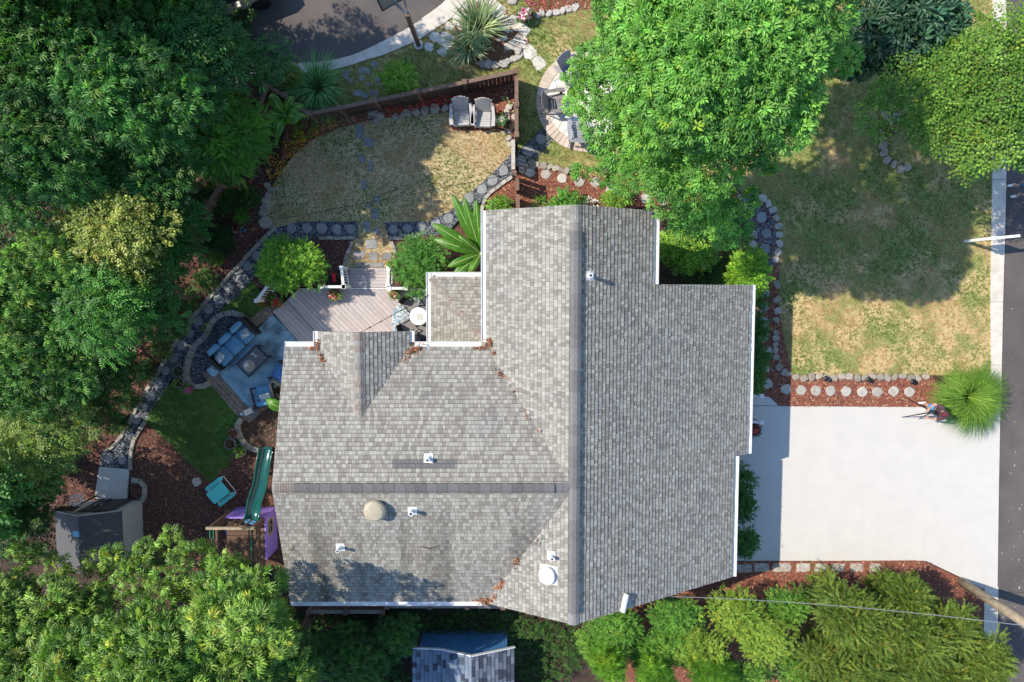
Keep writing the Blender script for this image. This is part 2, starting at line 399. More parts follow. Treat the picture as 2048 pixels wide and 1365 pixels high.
# feathery conifer spray
def spray():
    V, Fc = [], []
    def strip(p, q, w):
        n = len(V); d = np.array(q) - np.array(p); s = np.array((-d[1], d[0], 0)); s = s / (np.linalg.norm(s) + 1e-6) * w
        V.extend([np.array(p) - s, np.array(p) + s, np.array(q)]); Fc.append((n, n+1, n+2))
    strip((0, 0, 0), (1, 0, .04), .022)
    rg = random.Random(4)
    for i in range(10):
        x = .05 + .09*i; l = .30*(1 - .06*i) * rg.uniform(.7, 1.25)
        for s in (-1, 1):
            z = rg.uniform(-.12, .16)
            strip((x, 0, 0), (x + l*.8, s*l*.5, z), .02)
            strip((x + l*.35, s*l*.22, z*.4), (x + l*.95, s*l*.12, z + rg.uniform(-.05, .1)), .017)
    return np.array(V), np.array(Fc)
TPL['spray'] = spray()
def needles():
    V, Fc = [], []; rg = random.Random(5)
    for i in range(22):
        a = rg.uniform(0, 6.28); e = rg.uniform(.25, 1.0); l = rg.uniform(.7, 1.0)
        d = np.array((math.cos(a)*e, math.sin(a)*e, math.sqrt(max(0, 1-e*e*.8)))) * l
        s = np.cross(d, (0.3, .2, 1)); s = s/np.linalg.norm(s)*.024; n = len(V)
        V.extend([-s, s, d]); Fc.append((n, n+1, n+2))
    return np.array(V), np.array(Fc)
TPL['needles'] = needles()
def arch_blade(segs=4, w=.03, h=.55, reach=1.0, flat=.0):
    """blade that rises and arches over: x outward, z up"""
    V, Fc = [], []
    for i in range(segs + 1):
        t = i / segs; x = reach * (t**1.35); z = h * (1.75*t - 1.55*t*t*(1-flat)); ww = w * (1 - t**2.2)
        if i == segs: V.append((x, 0, z))
        else: V += [(x, -ww, z), (x, ww, z)]
    for i in range(segs - 1): a = 2*i; Fc += [(a, a+2, a+3), (a, a+3, a+1)]
    a = 2*(segs-1); Fc.append((a, a+2, a+1))
    return np.array(V), np.array(Fc)
def unit(rng, n, zmin=-1.0):
    z = rng.uniform(zmin, 1, n); a = rng.uniform(0, 2*np.pi, n); r = np.sqrt(1 - z*z)
    return np.stack([r*np.cos(a), r*np.sin(a), z], 1)
PALK = np.array((1.2, 1.22, .95))      # fresh summer foliage
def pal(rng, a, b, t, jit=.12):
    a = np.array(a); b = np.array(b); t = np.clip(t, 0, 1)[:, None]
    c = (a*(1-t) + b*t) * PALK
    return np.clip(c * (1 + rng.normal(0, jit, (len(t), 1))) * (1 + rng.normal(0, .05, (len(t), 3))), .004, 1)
def blobs(rng, rx, ry, rz, n, br, ragged=.18, dome=.85):
    B = []
    for i in range(n):
        r = math.sqrt((i + .5) / n) * rng.uniform(.85, 1.0); a = i * 2.39996 + rng.uniform(-.35, .35)
        k = 1 + ragged * math.sin(3*a + rx*7) * r + rng.uniform(-ragged, ragged) * .6
        z = rz * math.sqrt(max(0, 1 - dome*r*r)) * rng.uniform(.72, 1.08)
        B.append((r*math.cos(a)*max(.3*rx, rx-br*.75)*k, r*math.sin(a)*max(.3*ry, ry-br*.75)*k, z, br * rng.uniform(.65, 1.3)))
    return np.array(B)
def crown(rng, c, B, per, tpl, size, ca, cb, material, name='crown', parent=None, flat=.7, up=.9, out_z=.35, zmin=-.35, light_bias=.0, low=.25):
    pos, X, Z, S, C = [], [], [], [], []
    for bx, by, bz, br in B:
        n = max(4, int(per * br * br))
        d = unit(rng, n, zmin)
        rad = br * np.where(rng.random(n) < low, rng.uniform(.3, .8, n), rng.uniform(.8, 1.12, n))
        p = d * rad[:, None]; p[:, 2] *= flat
        pos.append(p + np.array((bx, by, bz)))
        x = d * np.array((1, 1, out_z)) + rng.normal(0, .35, (n, 3)); x[:, 2] -= .12
        X.append(x)
        Z.append(np.array((0, 0, up)) + d * .55 + rng.normal(0, .30, (n, 3)))
        S.append(rng.uniform(size*.7, size*1.3, n))
        tone = rng.normal(.5, .24) + light_bias
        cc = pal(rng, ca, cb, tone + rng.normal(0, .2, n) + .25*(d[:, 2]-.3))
        old = rng.random(n) < .05           # yellowing and dull leaves
        cc[old] = cc[old] * np.array((1.7, 1.15, .8)); C.append(cc)
    pos = np.concatenate(pos) + np.array(c)
    tv, tf = TPL[tpl]
    return stamp(name, tv, tf, pos, np.concatenate(X), np.concatenate(Z), np.concatenate(S), np.concatenate(C), material, parent)
def limbs(rng, H, targets, r0, base=(0, 0, 0), split=.45):
    mb = MB()
    zt = H * split; lean = (rng.uniform(-.15, .15), rng.uniform(-.15, .15))
    mb.tube([(0, 0, -.1), (lean[0]*.3, lean[1]*.3, zt*.4), (lean[0], lean[1], zt), (lean[0]*1.5, lean[1]*1.5, H*.8)], [r0*1.25, r0, r0*.75, r0*.25], 9)
    for t in targets:
        t = Vector(t); s = Vector((lean[0], lean[1], zt*rng.uniform(.7, 1.15))); mid = s.lerp(t, .5) + Vector((0, 0, .3))
        mb.tube([s, mid, t], [r0*.42, r0*.26, r0*.06], 6)
    return mb
def tree(name, label, px, py, z, rx, ry, rz, nb, br, per, tpl, size, ca, cb, seed, group=None, trunk=.16, material='leaf', cat='tree', **kw):
    """crown whose middle is seen at photo pixel (px,py) at height z; the trunk stands straight below"""
    rng = np.random.default_rng(seed)
    p = P(px, py, z); t = thing(name, label, cat, (p.x, p.y, 0), 0, group)
    bk = {k: kw.pop(k) for k in ('ragged', 'dome') if k in kw}
    B = blobs(rng, rx, ry, rz, nb, br, **bk)
    B2 = B.copy(); B2[:, 2] += z - rz * .5
    sk = kw.pop('skirt', 10)
    if sk:      # lower boughs that hang round the trunk
        a = rng.uniform(0, 6.28, sk); q = rng.uniform(.1, .6, sk); zz = rng.uniform(.35, .8, sk) * (z - rz*.3)
        B2 = np.concatenate([B2, np.stack([np.cos(a)*q*rx, np.sin(a)*q*ry, zz, br*rng.uniform(.6, 1.0, sk)], 1)])
    ex = kw.pop('extra', [])
    if ex: B2 = np.concatenate([B2, np.array([(P(a, b, c).x - p.x, P(a, b, c).y - p.y, c, r_) for a, b, c, r_ in ex])])
    tg = B2[rng.permutation(len(B2))[:min(16, len(B2))]][:, :3] + np.array((0, 0, br*.55))
    limbs(rng, z + rz*.4, tg, trunk).build('trunk', M['bark'], t, smooth=True)
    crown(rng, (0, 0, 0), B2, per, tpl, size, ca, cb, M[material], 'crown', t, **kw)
    return t
def shrub(name, label, px, py, z, rx, ry, rz, nb, br, per, tpl, size, ca, cb, seed, group=None, material='leaf_matte', cat='shrub', **kw):
    rng = np.random.default_rng(seed)
    p = P(px, py, z); t = thing(name, label, cat, (p.x, p.y, 0), 0, group)
    bk = {k: kw.pop(k) for k in ('ragged', 'dome') if k in kw}
    B = blobs(rng, rx, ry, rz, nb, br, **bk); B[:, 2] += max(.12, z - rz*.6)
    mb = MB()
    for k in range(min(7, len(B))):
        b = B[(k*3) % len(B)]; mb.tube([(0.05*math.cos(k), .05*math.sin(k), 0), (b[0]*.4, b[1]*.4, b[2]*.6), (b[0]*.9, b[1]*.9, b[2])], [.03, .022, .008], 5)
    mb.build('stem', M['bark'], t)
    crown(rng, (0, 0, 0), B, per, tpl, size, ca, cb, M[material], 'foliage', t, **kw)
    return t
def grass_clump(name, label, px, py, n, reach, h, w, ca, cb, seed, group=None, spread=.12, flat=0.0, z=.09, sx=1.0, sy=1.0):
    rng = np.random.default_rng(seed)
    p = P(px, py, z*1.0); t = thing(name, label, 'grass plant', (p.x, p.y, z), 0, group)
    a = rng.uniform(0, 2*np.pi, n); X = np.stack([np.cos(a)*sx, np.sin(a)*sy, np.zeros(n)], 1)
    l = np.linalg.norm(X, axis=1)
    pos = np.stack([np.cos(a)*spread*np.sqrt(rng.random(n)), np.sin(a)*spread*np.sqrt(rng.random(n)), np.zeros(n)], 1)
    Z = np.array((0, 0, 1.0)) + rng.normal(0, .12, (n, 3))
    s1 = rng.uniform(.3, 1.1, n) * l * (1 + .16*np.cos(a - seed*1.3) + .10*np.cos(3*a + seed))
    S = np.stack([reach*s1, np.ones(n), h*rng.uniform(.55, 1.25, n)], 1)
    tv, tf = arch_blade(5, w, 1.0, 1.0, flat)
    b = stamp('blades', tv, tf, pos, X + rng.normal(0, .1, (n, 3))*np.array((1, 1, 0)), Z, S, pal(rng, ca, cb, rng.random(n)), M['grass'], t)
    return t
def petals(rng, name, B, n, size, cols, parent, lift=1.0, zmin=.1):
    """loose small blossoms on the outside of the blobs"""
    pos, C = [], []
    k = max(1, n // len(B))
    for bx, by, bz, br in B:
        d = unit(rng, k, zmin); p = d*br*1.08*lift; p[:, 2] *= .75
        pos.append(p + np.array((bx, by, bz)))
        C.append(np.array(cols)[rng.integers(0, len(cols), k)])
    pos = np.concatenate(pos); C = np.concatenate(C) * rng.uniform(.8, 1.15, (len(pos), 1)); m = len(pos)
    v = [(math.cos(a)*r_, math.sin(a)*r_, .12*(r_ > .6)) for i, a in enumerate(np.linspace(0, 2*np.pi, 11)[:-1]) for r_ in ((1.0 if i % 2 == 0 else .55),)]
    V = np.array([(0, 0, 0)] + v); Fc = [(0, 1+i, 1+(i+1) % 10) for i in range(10)]
    a = rng.uniform(0, 6.28, m)
    return stamp(name, V, Fc, pos, np.stack([np.cos(a), np.sin(a), 0*a], 1), np.array((0, 0, 1.0)) + rng.normal(0, .3, (m, 3)), rng.uniform(size*.7, size*1.25, m), C, M['petal'], parent)
def flower_bed(name, label, spots, cols, seed, nf, fs, ca=(.03, .09, .02), cb=(.07, .16, .03), z=.09, per=150, size=.10, group=None, tpl='small', lift=1.0):
    """a patch of low flowering plants: spots are (px, py, radius in m)"""
    rng = np.random.default_rng(seed)
    p0 = P(*spots[0][:2], z); t = thing(name, label, 'flowers', (p0.x, p0.y, z), 0, group)
    B = []
    for a, b, r_ in spots:
        q = P(a, b, z); B.append((q.x-p0.x, q.y-p0.y, r_*.35, r_))
    B = np.array(B)
    crown(rng, (0, 0, 0), B, per, tpl, size, ca, cb, M['leaf_matte'], 'foliage', t, flat=.6, zmin=0.0)
    petals(rng, 'blossoms', B, nf, fs, cols, t, lift)
    return t
def pot(name, label, px, py, r, h, pm, seed, leaves=None, fl=None, z0=.09, group=None, rim=.018, leafsize=.12, spread=1.0, nleaf=60, tpl='small', zp=None):
    """round planter with soil and a plant; (px,py) is where its rim is seen"""
    rng = np.random.default_rng(seed)
    p = P(px, py, z0 + h); t = thing(name, label, 'planter', (p.x, p.y, z0), 0, group)
    mb = MB(); mb.lathe([(r*.72, 0), (r*.98, h*.85), (r*1.06, h*.87), (r*1.06, h), (r*1.06-rim, h), (r*.9, h*.82)], n=20); mb.build('pot', pm, t, smooth=False)
    MB().lathe([(r*.93, h*.83), (.001, h*.86)], n=16).build('soil', M['soil_pot'], t)
    if leaves:
        B = blobs(rng, r*spread*.7, r*spread*.7, r*.5, 6, r*.42); B[:, 2] += h
        crown(rng, (0, 0, 0), B, nleaf/(r*r*.18*6), tpl, leafsize, leaves[0], leaves[1], M['leaf_matte'], 'foliage', t, zmin=-.1)
        if fl: petals(rng, 'blossoms', B, fl[0], fl[1], fl[2], t)
    return t
def pebbles(name, polys, dens, size, cols, seed, z, parent=None, holes=(), material='pebble', kind='stuff', flat=.55, elong=1.25):
    rng = np.random.default_rng(seed)
    p = np.concatenate([scatter(rng, q, dens, holes) for q in polys]); n = len(p)
    V = np.array([(1, 0, 0), (.3, .85, 0), (-.9, .4, 0), (-.6, -.75, 0), (.5, -.8, 0), (.1, .05, .8), (0, 0, -.6)])
    Fc = [(i, (i+1) % 5, 5) for i in range(5)]
    V = V[:6]
    a = rng.uniform(0, 6.28, n); s = rng.uniform(size*.55, size*1.3, n)
    S = np.stack([s*elong, s, s*flat], 1)
    C = np.array(cols)[rng.integers(0, len(cols), n)] * rng.uniform(.7, 1.3, (n, 1))
    o = stamp(name, V, Fc, np.column_stack([p, np.full(n, z)]), np.stack([np.cos(a), np.sin(a), rng.normal(0, .12, n)], 1), np.array((0, 0, 1.0)) + rng.normal(0, .15, (n, 3)), S, C, M[material], parent)
    return tag(o, kind=kind)
def chips(name, polys, dens, size, cols, seed, z, parent=None, holes=(), material='chip', tilt=.35):
    rng = np.random.default_rng(seed)
    p = np.concatenate([scatter(rng, q, dens, holes) for q in polys]); n = len(p)
    V = np.array([(-1, -.3, 0), (.9, -.35, 0), (1, .28, .05), (-.85, .33, .05)]); Fc = [(0, 1, 2), (0, 2, 3)]
    a = rng.uniform(0, 6.28, n); s = rng.uniform(size*.5, size*1.5, n)
    C = np.array(cols)[rng.integers(0, len(cols), n)] * rng.uniform(.65, 1.35, (n, 1))
    o = stamp(name, V, Fc, np.column_stack([p, z + rng.uniform(.004, .03, n)]), np.stack([np.cos(a), np.sin(a), rng.normal(0, tilt*.5, n)], 1), np.array((0, 0, 1.0)) + rng.normal(0, tilt, (n, 3)), s, C, M[material], parent)
    return tag(o, kind='stuff')
def tufts(name, polys, dens, h, cfun, seed, z, parent=None, holes=(), blades=4):
    rng = np.random.default_rng(seed)
    p = np.concatenate([scatter(rng, q, dens, holes) for q in polys]); n = len(p)
    V, Fc = [], []
    for i in range(blades):
        a = 2*math.pi*i/blades + .3; c, s = math.cos(a), math.sin(a); k = len(V)
        V += [(-s*.16, c*.16, 0), (s*.16, -c*.16, 0), (c*.9, s*.9, .8 + .2*(i % 2))]; Fc.append((k, k+1, k+2))
    a = rng.uniform(0, 6.28, n)
    o = stamp(name, np.array(V), Fc, np.column_stack([p, np.full(n, z)]), np.stack([np.cos(a), np.sin(a), 0*a], 1), np.tile((0, 0, 1.0), (n, 1)), rng.uniform(h*.5, h*1.4, n), cfun(rng, p), M['grass'], parent)
    return tag(o, kind='stuff')
# ================================================================ THE SETTING
rnd = random.Random(11)
def sheet(name, pts, z, m, z0=0.0, parent=None, kind='structure'):
    o = MB().prism(GL(pts), z0, z, 0).build(name, m, parent)
    return tag(o, kind=kind) if parent is None else o
g = MB(); g.add([(-260, -260, 0), (260, -260, 0), (260, 260, 0), (-260, 260, 0)], [(0, 1, 2, 3)])
ground = tag(g.build('ground', M['soil']), kind='structure')

# roads
CURB_IN = [(500,127),(575,128),(622,127),(660,123),(692,116),(712,110),(752,92),(789,73),(821,56),(850,35),(874,18),(894,0),(925,-40),(950,-90)]
CURB_OUT = [(500,153),(576,152),(622,146),(657,143.5),(704,132),(733,121.5),(765,113),(815,92),(838,82),(873,58.5),(903,38),(935,0),(962,-36),(986,-90)]
sheet('road', CURB_IN + [(950,-400),(330,-400),(350,-60),(420,70)], .004, M['asphalt'], -.01)
road2 = sheet('road', [(2009,-300),(2009,380),(2003,590),(2000,735),(1996,965),(1993,1190),(1986,1700),(2700,1700),(2700,-300)], .0045, M['asphalt'], -.01)
def curb(name, a, b, joints, zt=.10):
    root = tag(bpy.data.objects.new(name, None), kind='structure'); link(root)
    prev = 0
    for j in joints + [len(a) - 1]:
        A, B = a[prev:j+1], b[prev:j+1]
        s = MB().prism(GL(A + B[::-1]), 0, zt, 0).build('curb_stone', M['curb'], root); prev = j
        # 8 mm joint: shrink a touch along the run
        cx = sum(v.co.x for v in s.data.vertices)/len(s.data.vertices); cy = sum(v.co.y for v in s.data.vertices)/len(s.data.vertices)
        for v in s.data.vertices: v.co.x = cx + (v.co.x-cx)*.995; v.co.y = cy + (v.co.y-cy)*.995
    return root
curb('kerb', catmull(CURB_IN, 2), catmull(CURB_OUT, 2), [4, 8, 12, 16, 20, 24])
ry = [-300, -120, 40, 200, 360, 482, 604, 730, 815]
def rx(y, k): return np.interp(y, [-300, 380, 590, 735, 965, 1190, 1700], [[1983,1981,1977.5,1979,1972,1966,1956], [2009,2009,2003,2000,1996,1993,1986]][k])
curb('kerb', [(rx(y,0), y) for y in ry], [(rx(y,1), y) for y in ry], list(range(1, len(ry)-1)))
ry = [1172, 1290, 1400, 1550]
curb('kerb', [(rx(y,0), y) for y in ry], [(rx(y,1), y) for y in ry], list(range(1, len(ry)-1)))

# lawns
LAWN_BACK = [(540,388),(558,350),(590,310),(628,280),(680,257),(725,247),(760,238),(900,226),(905,262),(1000,262),(1025,268),(1028,305),(985,348),(940,388),(898,424),(857,445),(769,446),(779,480),(790,500),(795,536),(690,536),(694,512),(706,480),(716,446),(600,444),(572,452),(553,458),(536,436),(531,410)]
LAWN_FRONT = [(1040,-300),(1984,-300),(1981,380),(1977.5,590),(1979,750),(1583,752),(1556,622),(1557,470),(1545,425),(1530,405),(1500,388),(1320,384),(1150,346),(1036,328)]
LAWN_TOP = [(576,152),(622,146),(657,143.5),(704,132),(733,121.5),(765,113),(815,92),(838,82),(873,58.5),(903,38),(935,0),(962,-36),(986,-90),(1040,-300),(1040,330),(1034,148),(930,170),(750,205),(622,238),(575,195)]
lawn_b = sheet('lawn', LAWN_BACK, .06, M['lawn_dull'])
lawn_f = sheet('lawn', LAWN_FRONT, .0605, M['lawn'])
lawn_t = sheet('lawn', LAWN_TOP, .06, M['lawn'])

# mulched beds
BED = {
 'play': [(264,1000),(262,940),(268,886),(293,845),(330,870),(422,960),(540,830),(640,860),(640,1140),(280,1140)],
 'garden': [(520,330),(545,380),(531,410),(536,436),(553,457),(500,508),(440,574),(390,630),(350,690),(310,755),(272,820),(240,878),(204,915),(192,1000),(100,1010),(140,900),(240,740),(360,560),(400,450),(450,380)],
 'shrub_bed': [(560,478),(709,477),(694,512),(688,575),(520,575),(505,560)],
 'shrub_bed_east': [(779,477),(890,470),(980,420),(980,560),(780,575),(795,536),(790,500)],
 'fence_bed': [(560,330),(575,235),(622,238),(750,205),(930,170),(1031,150),(1031,300),(1020,268),(1000,262),(905,262),(900,226),(760,238),(725,247),(680,257),(628,280),(590,310)],
 'path_bed': [(1028,352),(990,380),(965,402),(960,440),(1035,440),(1035,352)],
 'front_bed': [(1036,328),(1150,343),(1250,368),(1330,385),(1500,388),(1530,405),(1548,430),(1557,470),(1556,622),(1583,752),(1700,752),(1862,752),(1890,790),(1880,814),(1700,813),(1557,812),(1540,793),(1430,790),(1430,400),(1036,440)],
 'yucca_bed': [(905,60),(925,25),(975,-10),(1010,20),(1060,85),(1042,115),(1010,138),(960,140),(912,118)],
 'south_bed': [(1430,1123),(1500,1122),(1829,1120),(1852,1124),(1966,1178),(1960,1500),(1250,1500),(1250,1180)],
 'top_bed': [(1020,-40),(1240,-60),(1240,15),(1150,22),(1090,30),(1060,20)],
}
beds = {k: sheet('mulch_bed', v, .068 + .0004*i, M['mulch_shaded' if k in ('garden', 'play', 'shrub_bed', 'shrub_bed_east') else 'mulch']) for i, (k, v) in enumerate(BED.items())}

# driveway: poured slabs with open joints
drive = tag(bpy.data.objects.new('driveway', None), kind='structure'); link(drive)
xs = [1425, 1562, 1728, 1848]; ys = [812, 972, 1121]
def dx(i, y): return xs[i] - (y - 812) * .012 * (i > 0)
cells = []
for i in range(3):
    for j in range(2):
        cells.append([(dx(i,ys[j]), ys[j]), (dx(i+1,ys[j]), ys[j]), (dx(i+1,ys[j+1]), ys[j+1]), (dx(i,ys[j+1]), ys[j+1])])
cells.append([(dx(3,812),812),(1999,815),(1996,972),(dx(3,972),972)])
cells.append([(dx(3,972),972),(1996,972),(1993,1196),(1966,1178),(1928,1158),(1852,1122),(dx(3,1121),1121)])
for c in cells:
    q = GL(c); cx, cy = centroid(q)
    q = [(x + (.0008 if x < cx else -.0008), y + (.0008 if y < cy else -.0008)) for x, y in q]
    MB().prism(q, -.02, .055, .0015).build('slab', M['drive'], drive)
walk = [(1425,811)] + [(1425,790)] + catmull([(1510,790),(1532,792),(1543,798),(1551,806),(1560,811)], 4)
MB().prism(GL(walk), -.02, .0555, .006).build('slab', M['drive'], drive)

# stepping stones, edging blocks, gravel
def stone_at(name, px, py, rpx, m, parent, z0, z1, seed, sq=.0, ry=None, n=10, rot=None):
    z1 += (seed % 7) * .0011
    rg = random.Random(seed); r = rpx / 54.6; r2 = (ry or rpx) / 54.6; x, y = G(px, py)
    a0 = rg.uniform(0, 6.28) if rot is None else rot; pts = []
    for k in range(n):
        a = 2*math.pi*k/n; e = 1/ (abs(math.cos(a))**(2+8*sq) + abs(math.sin(a))**(2+8*sq))**(1/(2+8*sq))
        e *= rg.uniform(.9, 1.07); u, v = math.cos(a)*r*e, math.sin(a)*r2*e
        pts.append((u*math.cos(a0)-v*math.sin(a0), u*math.sin(a0)+v*math.cos(a0)))
    return MB().prism(pts, z0, z1, min(.02, (z1-z0)*.5)).build(name, m, parent, loc=(x, y, 0))
def edging(root, pts, w, L, z1, m, z0=.0, name='edging_block', close=False):
    q = [Vector(G(*p)) for p in catmull(pts, 6)]
    d = [0]
    for i in range(1, len(q)): d.append(d[-1] + (q[i]-q[i-1]).length)
    n = max(1, round(d[-1] / L))
    def at(s):
        i = int(np.searchsorted(d, s)); i = min(max(i, 1), len(q)-1)
        t = (s - d[i-1]) / max(1e-6, d[i]-d[i-1]); return q[i-1].lerp(q[i], t), (q[i]-q[i-1]).normalized()
    for k in range(n):
        a, ta = at(d[-1]*k/n + .008); b, tb = at(d[-1]*(k+1)/n - .008)
        na, nb = Vector((-ta.y, ta.x)), Vector((-tb.y, tb.x)); j = rnd.uniform(-.012, .012)
        pl = [a - na*(w/2+j), b - nb*(w/2+j), b + nb*(w/2-j), a + na*(w/2-j)]
        c = sum(pl, Vector((0, 0)))/4
        MB().prism([tuple(p - c) for p in pl], z0, z1 + rnd.uniform(-.008, .008), .012).build(name, m, root, loc=(c.x, c.y, 0))
def struct_root(name):
    o = tag(bpy.data.objects.new(name, None), kind='structure'); return link(o)
SLATES = [(.10,.115,.14),(.065,.075,.095),(.15,.165,.19),(.22,.235,.25),(.04,.045,.06),(.12,.12,.13)]
def gravel_path(name, polys, stones, seed, dens=620, sz=.028, r=9.6, stone_m='slate', pz=.078):
    root = struct_root(name)
    for p in polys: MB().prism(GL(p), 0, .074, 0).build('gravel_bed', M['gravel_bed'], root)
    holes = []
    for k, s in enumerate(stones):
        rr = s[2] if len(s) > 2 else r * rnd.uniform(.92, 1.1)
        stone_at('stepping_stone', s[0], s[1], rr, M[stone_m], root, .05, .112, seed*100+k, sq=.1)
        x, y = G(s[0], s[1]); holes.append([(x+math.cos(a)*rr/58, y+math.sin(a)*rr/58) for a in np.linspace(0, 6.28, 9)[:-1]])
    pebbles('gravel', [GL(p) for p in polys], dens, sz, SLATES, seed, pz, root, holes)
    return root
G1 = [(716,444),(600,444),(572,452),(553,457),(528,480),(500,510),(470,542),(440,576),(412,606),(390,633),(372,660),(350,693),(330,725),(310,757),(290,790),(272,823),(255,856),(240,880),(228,897),(204,918),(201,934),(263,938),(264,913),(268,886),(278,866),(293,842),(322,795),(345,760),(372,725),(392,690),(420,650),(450,615),(480,590),(505,560),(540,520),(600,479),(716,477)]
S1 = [(584.6,458),(615,457),(644.6,458),(674,459),(702,459),(516,513),(497,533),(477,555),(458,576),(439,599),(419,620),(398,643),(382,667),(366,690),(349,715),(334,741),(319,767),(303,790),(288,813),(274,838),(260,864),(245.5,891),(220,916),(247,919),(552,484)]
path1 = gravel_path('garden_path', [G1], S1, 1)
G2 = [(769,446),(857,444),(898,424),(940,388),(985,348),(1028,303),(1028,352),(990,380),(965,402),(930,430),(890,470),(779,477)]
S2 = [(788,459.6),(817,458),(844,454),(872,447),(898,437.6),(918.6,421.5),(939.6,397),(965,380),(986,362),(1008,343)]
path2 = gravel_path('garden_path', [G2], S2, 2)
G3 = [(1036,305),(1085,256),(1106,280),(1062,330),(1036,345)]
path3 = gravel_path('garden_path', [G3], [(1081,280),(1057,304),(1040,324)], 3, r=10.5)
G4 = [(1484,398),(1505,388),(1532,406),(1550,432),(1556,480),(1550,530),(1525,545),(1505,515),(1500,470),(1490,440)]
path4 = gravel_path('garden_path', [G4], [(1496,417.5),(1521,436),(1531,468),(1528,498)], 4, dens=420, sz=.038)
G5 = [(497,646),(486,635),(472,629),(451,634),(431,648),(424,662),(416,678),(401,691),(392,707),(382,730),(380,752),(390,766),(405,769),(426,758),(412,738),(470,690),(512,654)]
sofa_gravel = gravel_path('gravel_strip', [G5], [], 5, dens=600)
# stepping stones set straight into the mulch
mulch_steps = struct_root('stepping_stone_path')
for k, (a, b) in enumerate([(1060,346),(1091.5,349.5),(1124,357.5),(1158,365),(1190.6,366),(1221,381),(1290.7,398),(1325,402)]):
    stone_at('stepping_stone', a, b, 9.8, M['pale_stone'], mulch_steps, .05, .105, 300+k, sq=.1)
front_steps = struct_root('stepping_stone_path')
for k, (a, b) in enumerate([(1524,540),(1528,585),(1524,615),(1525.6,645),(1525.6,673),(1534,704),(1526.5,737.5),(1533.5,767),(1570.5,778),(1601,780),(1630,781),(1659,781.5),(1690.6,783),(1722,783.6),(1752,783.6),(1785,782),(1816.6,783.6)]):
    stone_at('stepping_stone', a, b, 10.2, M['slate' if k < 4 else 'pale_stone'], front_steps, .05, .105, 340+k, sq=.12)
# concrete pad before the little shed
sheet('concrete_pad', [(201,933),(261,938),(255,999),(192,996)], .1, M['concrete'])
stone_at('paving_stone', 395, 963, 9, M['pale_stone'], beds['play'], .05, .1, 77, sq=.6, rot=.5)
# edging along the paths
edge_a = struct_root('path_edging')
edging(edge_a, [(553,455),(528,480),(500,510),(470,542),(440,576),(412,606),(390,633),(372,660),(350,693),(330,725),(310,757),(290,790),(272,823),(255,856),(240,880),(228,894),(214,902),(205,914)], .13, .42, .15, M['edging'])
edging(edge_a, [(293,842),(278,866),(268,886),(264,913),(264,939)], .13, .36, .15, M['edging'])
edging(edge_a, [(266,958),(278,960),(289,966),(294,978),(292,990),(285,1003)], .17, .3, .16, M['edging'])
edge_b = struct_root('path_edging')
edging(edge_b, [(640,477),(675,477),(711,477)], .12, .27, .14, M['edging']); edging(edge_b, [(706,483),(700,500),(694,514),(689,535)], .12, .27, .14, M['edging'])
edging(edge_b, [(779,478),(808,477),(840,474)], .12, .27, .14, M['edging']); edging(edge_b, [(783,484),(788,496),(793,512)], .12, .27, .14, M['edging'])
edging(edge_b, [(1025,354),(1008,366),(990,380),(975,393),(966,408),(963,425)], .12, .26, .14, M['pale_stone'])

def stones(name, label, lst, m, seed, z1=.15, r=8, sq=.15, group=None):
    t = thing(name, label, 'stone border', (*G(lst[0][0], lst[0][1]), .06), 0, group)
    bx, by = G(lst[0][0], lst[0][1])
    for k, s in enumerate(lst):
        rr = s[2] if len(s) > 2 else r*rnd.uniform(.8, 1.2)
        o = stone_at('stone', s[0], s[1], rr*1.06, m, t, -.03, z1*rnd.uniform(.7, 1.15)-.06, seed*50+k, sq=sq, ry=rr*rnd.uniform(.7, .95), n=8)
        o.location = (o.location.x - bx, o.location.y - by, 0)
    return t
stones('stone_border', 'row of rough stones between brown lawn and left garden bed', [(543,380,7),(537,392,7),(533,403,8),(531,416,8),(528,428,9),(533,446,12),(541,452,9),(537,372,6)], M['field_stone'], 1)
stones('stone_border', 'row of fieldstones below the red flowers and wooden fence', [(440+a/3.413, b/3.413, r) for a, b, r in ((1075,825,7),(1100,795,8),(1205,800,7),(1250,790,6),(1280,775,9),(1340,772,8),(1400,757,9),(1470,750,10),(1540,748,8),(1590,742,8),(1050,770,9))], M['field_stone'], 2)
stones('stone_border', 'curved row of pale stones round the yucca bed', [(880+a/8.533, b/8.533, r) for a, b, r in ((720,1100,8),(825,1110,8),(945,1132,9),(1085,1110,9),(1150,1070,6),(1200,1048,6),(1262,1020,7),(1345,975,9),(1335,882,8),(1272,820,7),(1222,745,6),(1165,815,9),(1095,670,6),(1015,700,5),(400,900,7))], M['pale_stone'], 3)
stones('stone_border', 'straight row of rocks between front lawn and red mulch strip', [(1590+i*15.2, 754 + 2*math.sin(i*1.7), 7.6) for i in range(18)], M['field_stone'], 4, .17)
stones('stone_border', 'curved band of flat stones along the front lawn edge beside blue gravel', [(1512,391,7),(1524,398,8),(1535,408,8),(1544,421,8),(1551,436,8),(1555,453,8),(1557,470,8),(1557,488,8),(1554,505,8),(1550,520,7),(1478,400,9),(1481,440,8),(1487,402,6),(1505,470,8),(1503,490,8),(1497,452,7)], M['pale_stone'], 5, .12)
stones('stone_border', 'line of rounded stones in the house shadow beside the front lawn', [(1551,600,8),(1550,640,7),(1549,665,6),(1549,676,7),(1549,688,6),(1548,700,6),(1550,714,7),(1556,734,8),(1566,744,7),(1575,748,6),(1553,622,8),(1552,570,9)], M['field_stone'], 6)
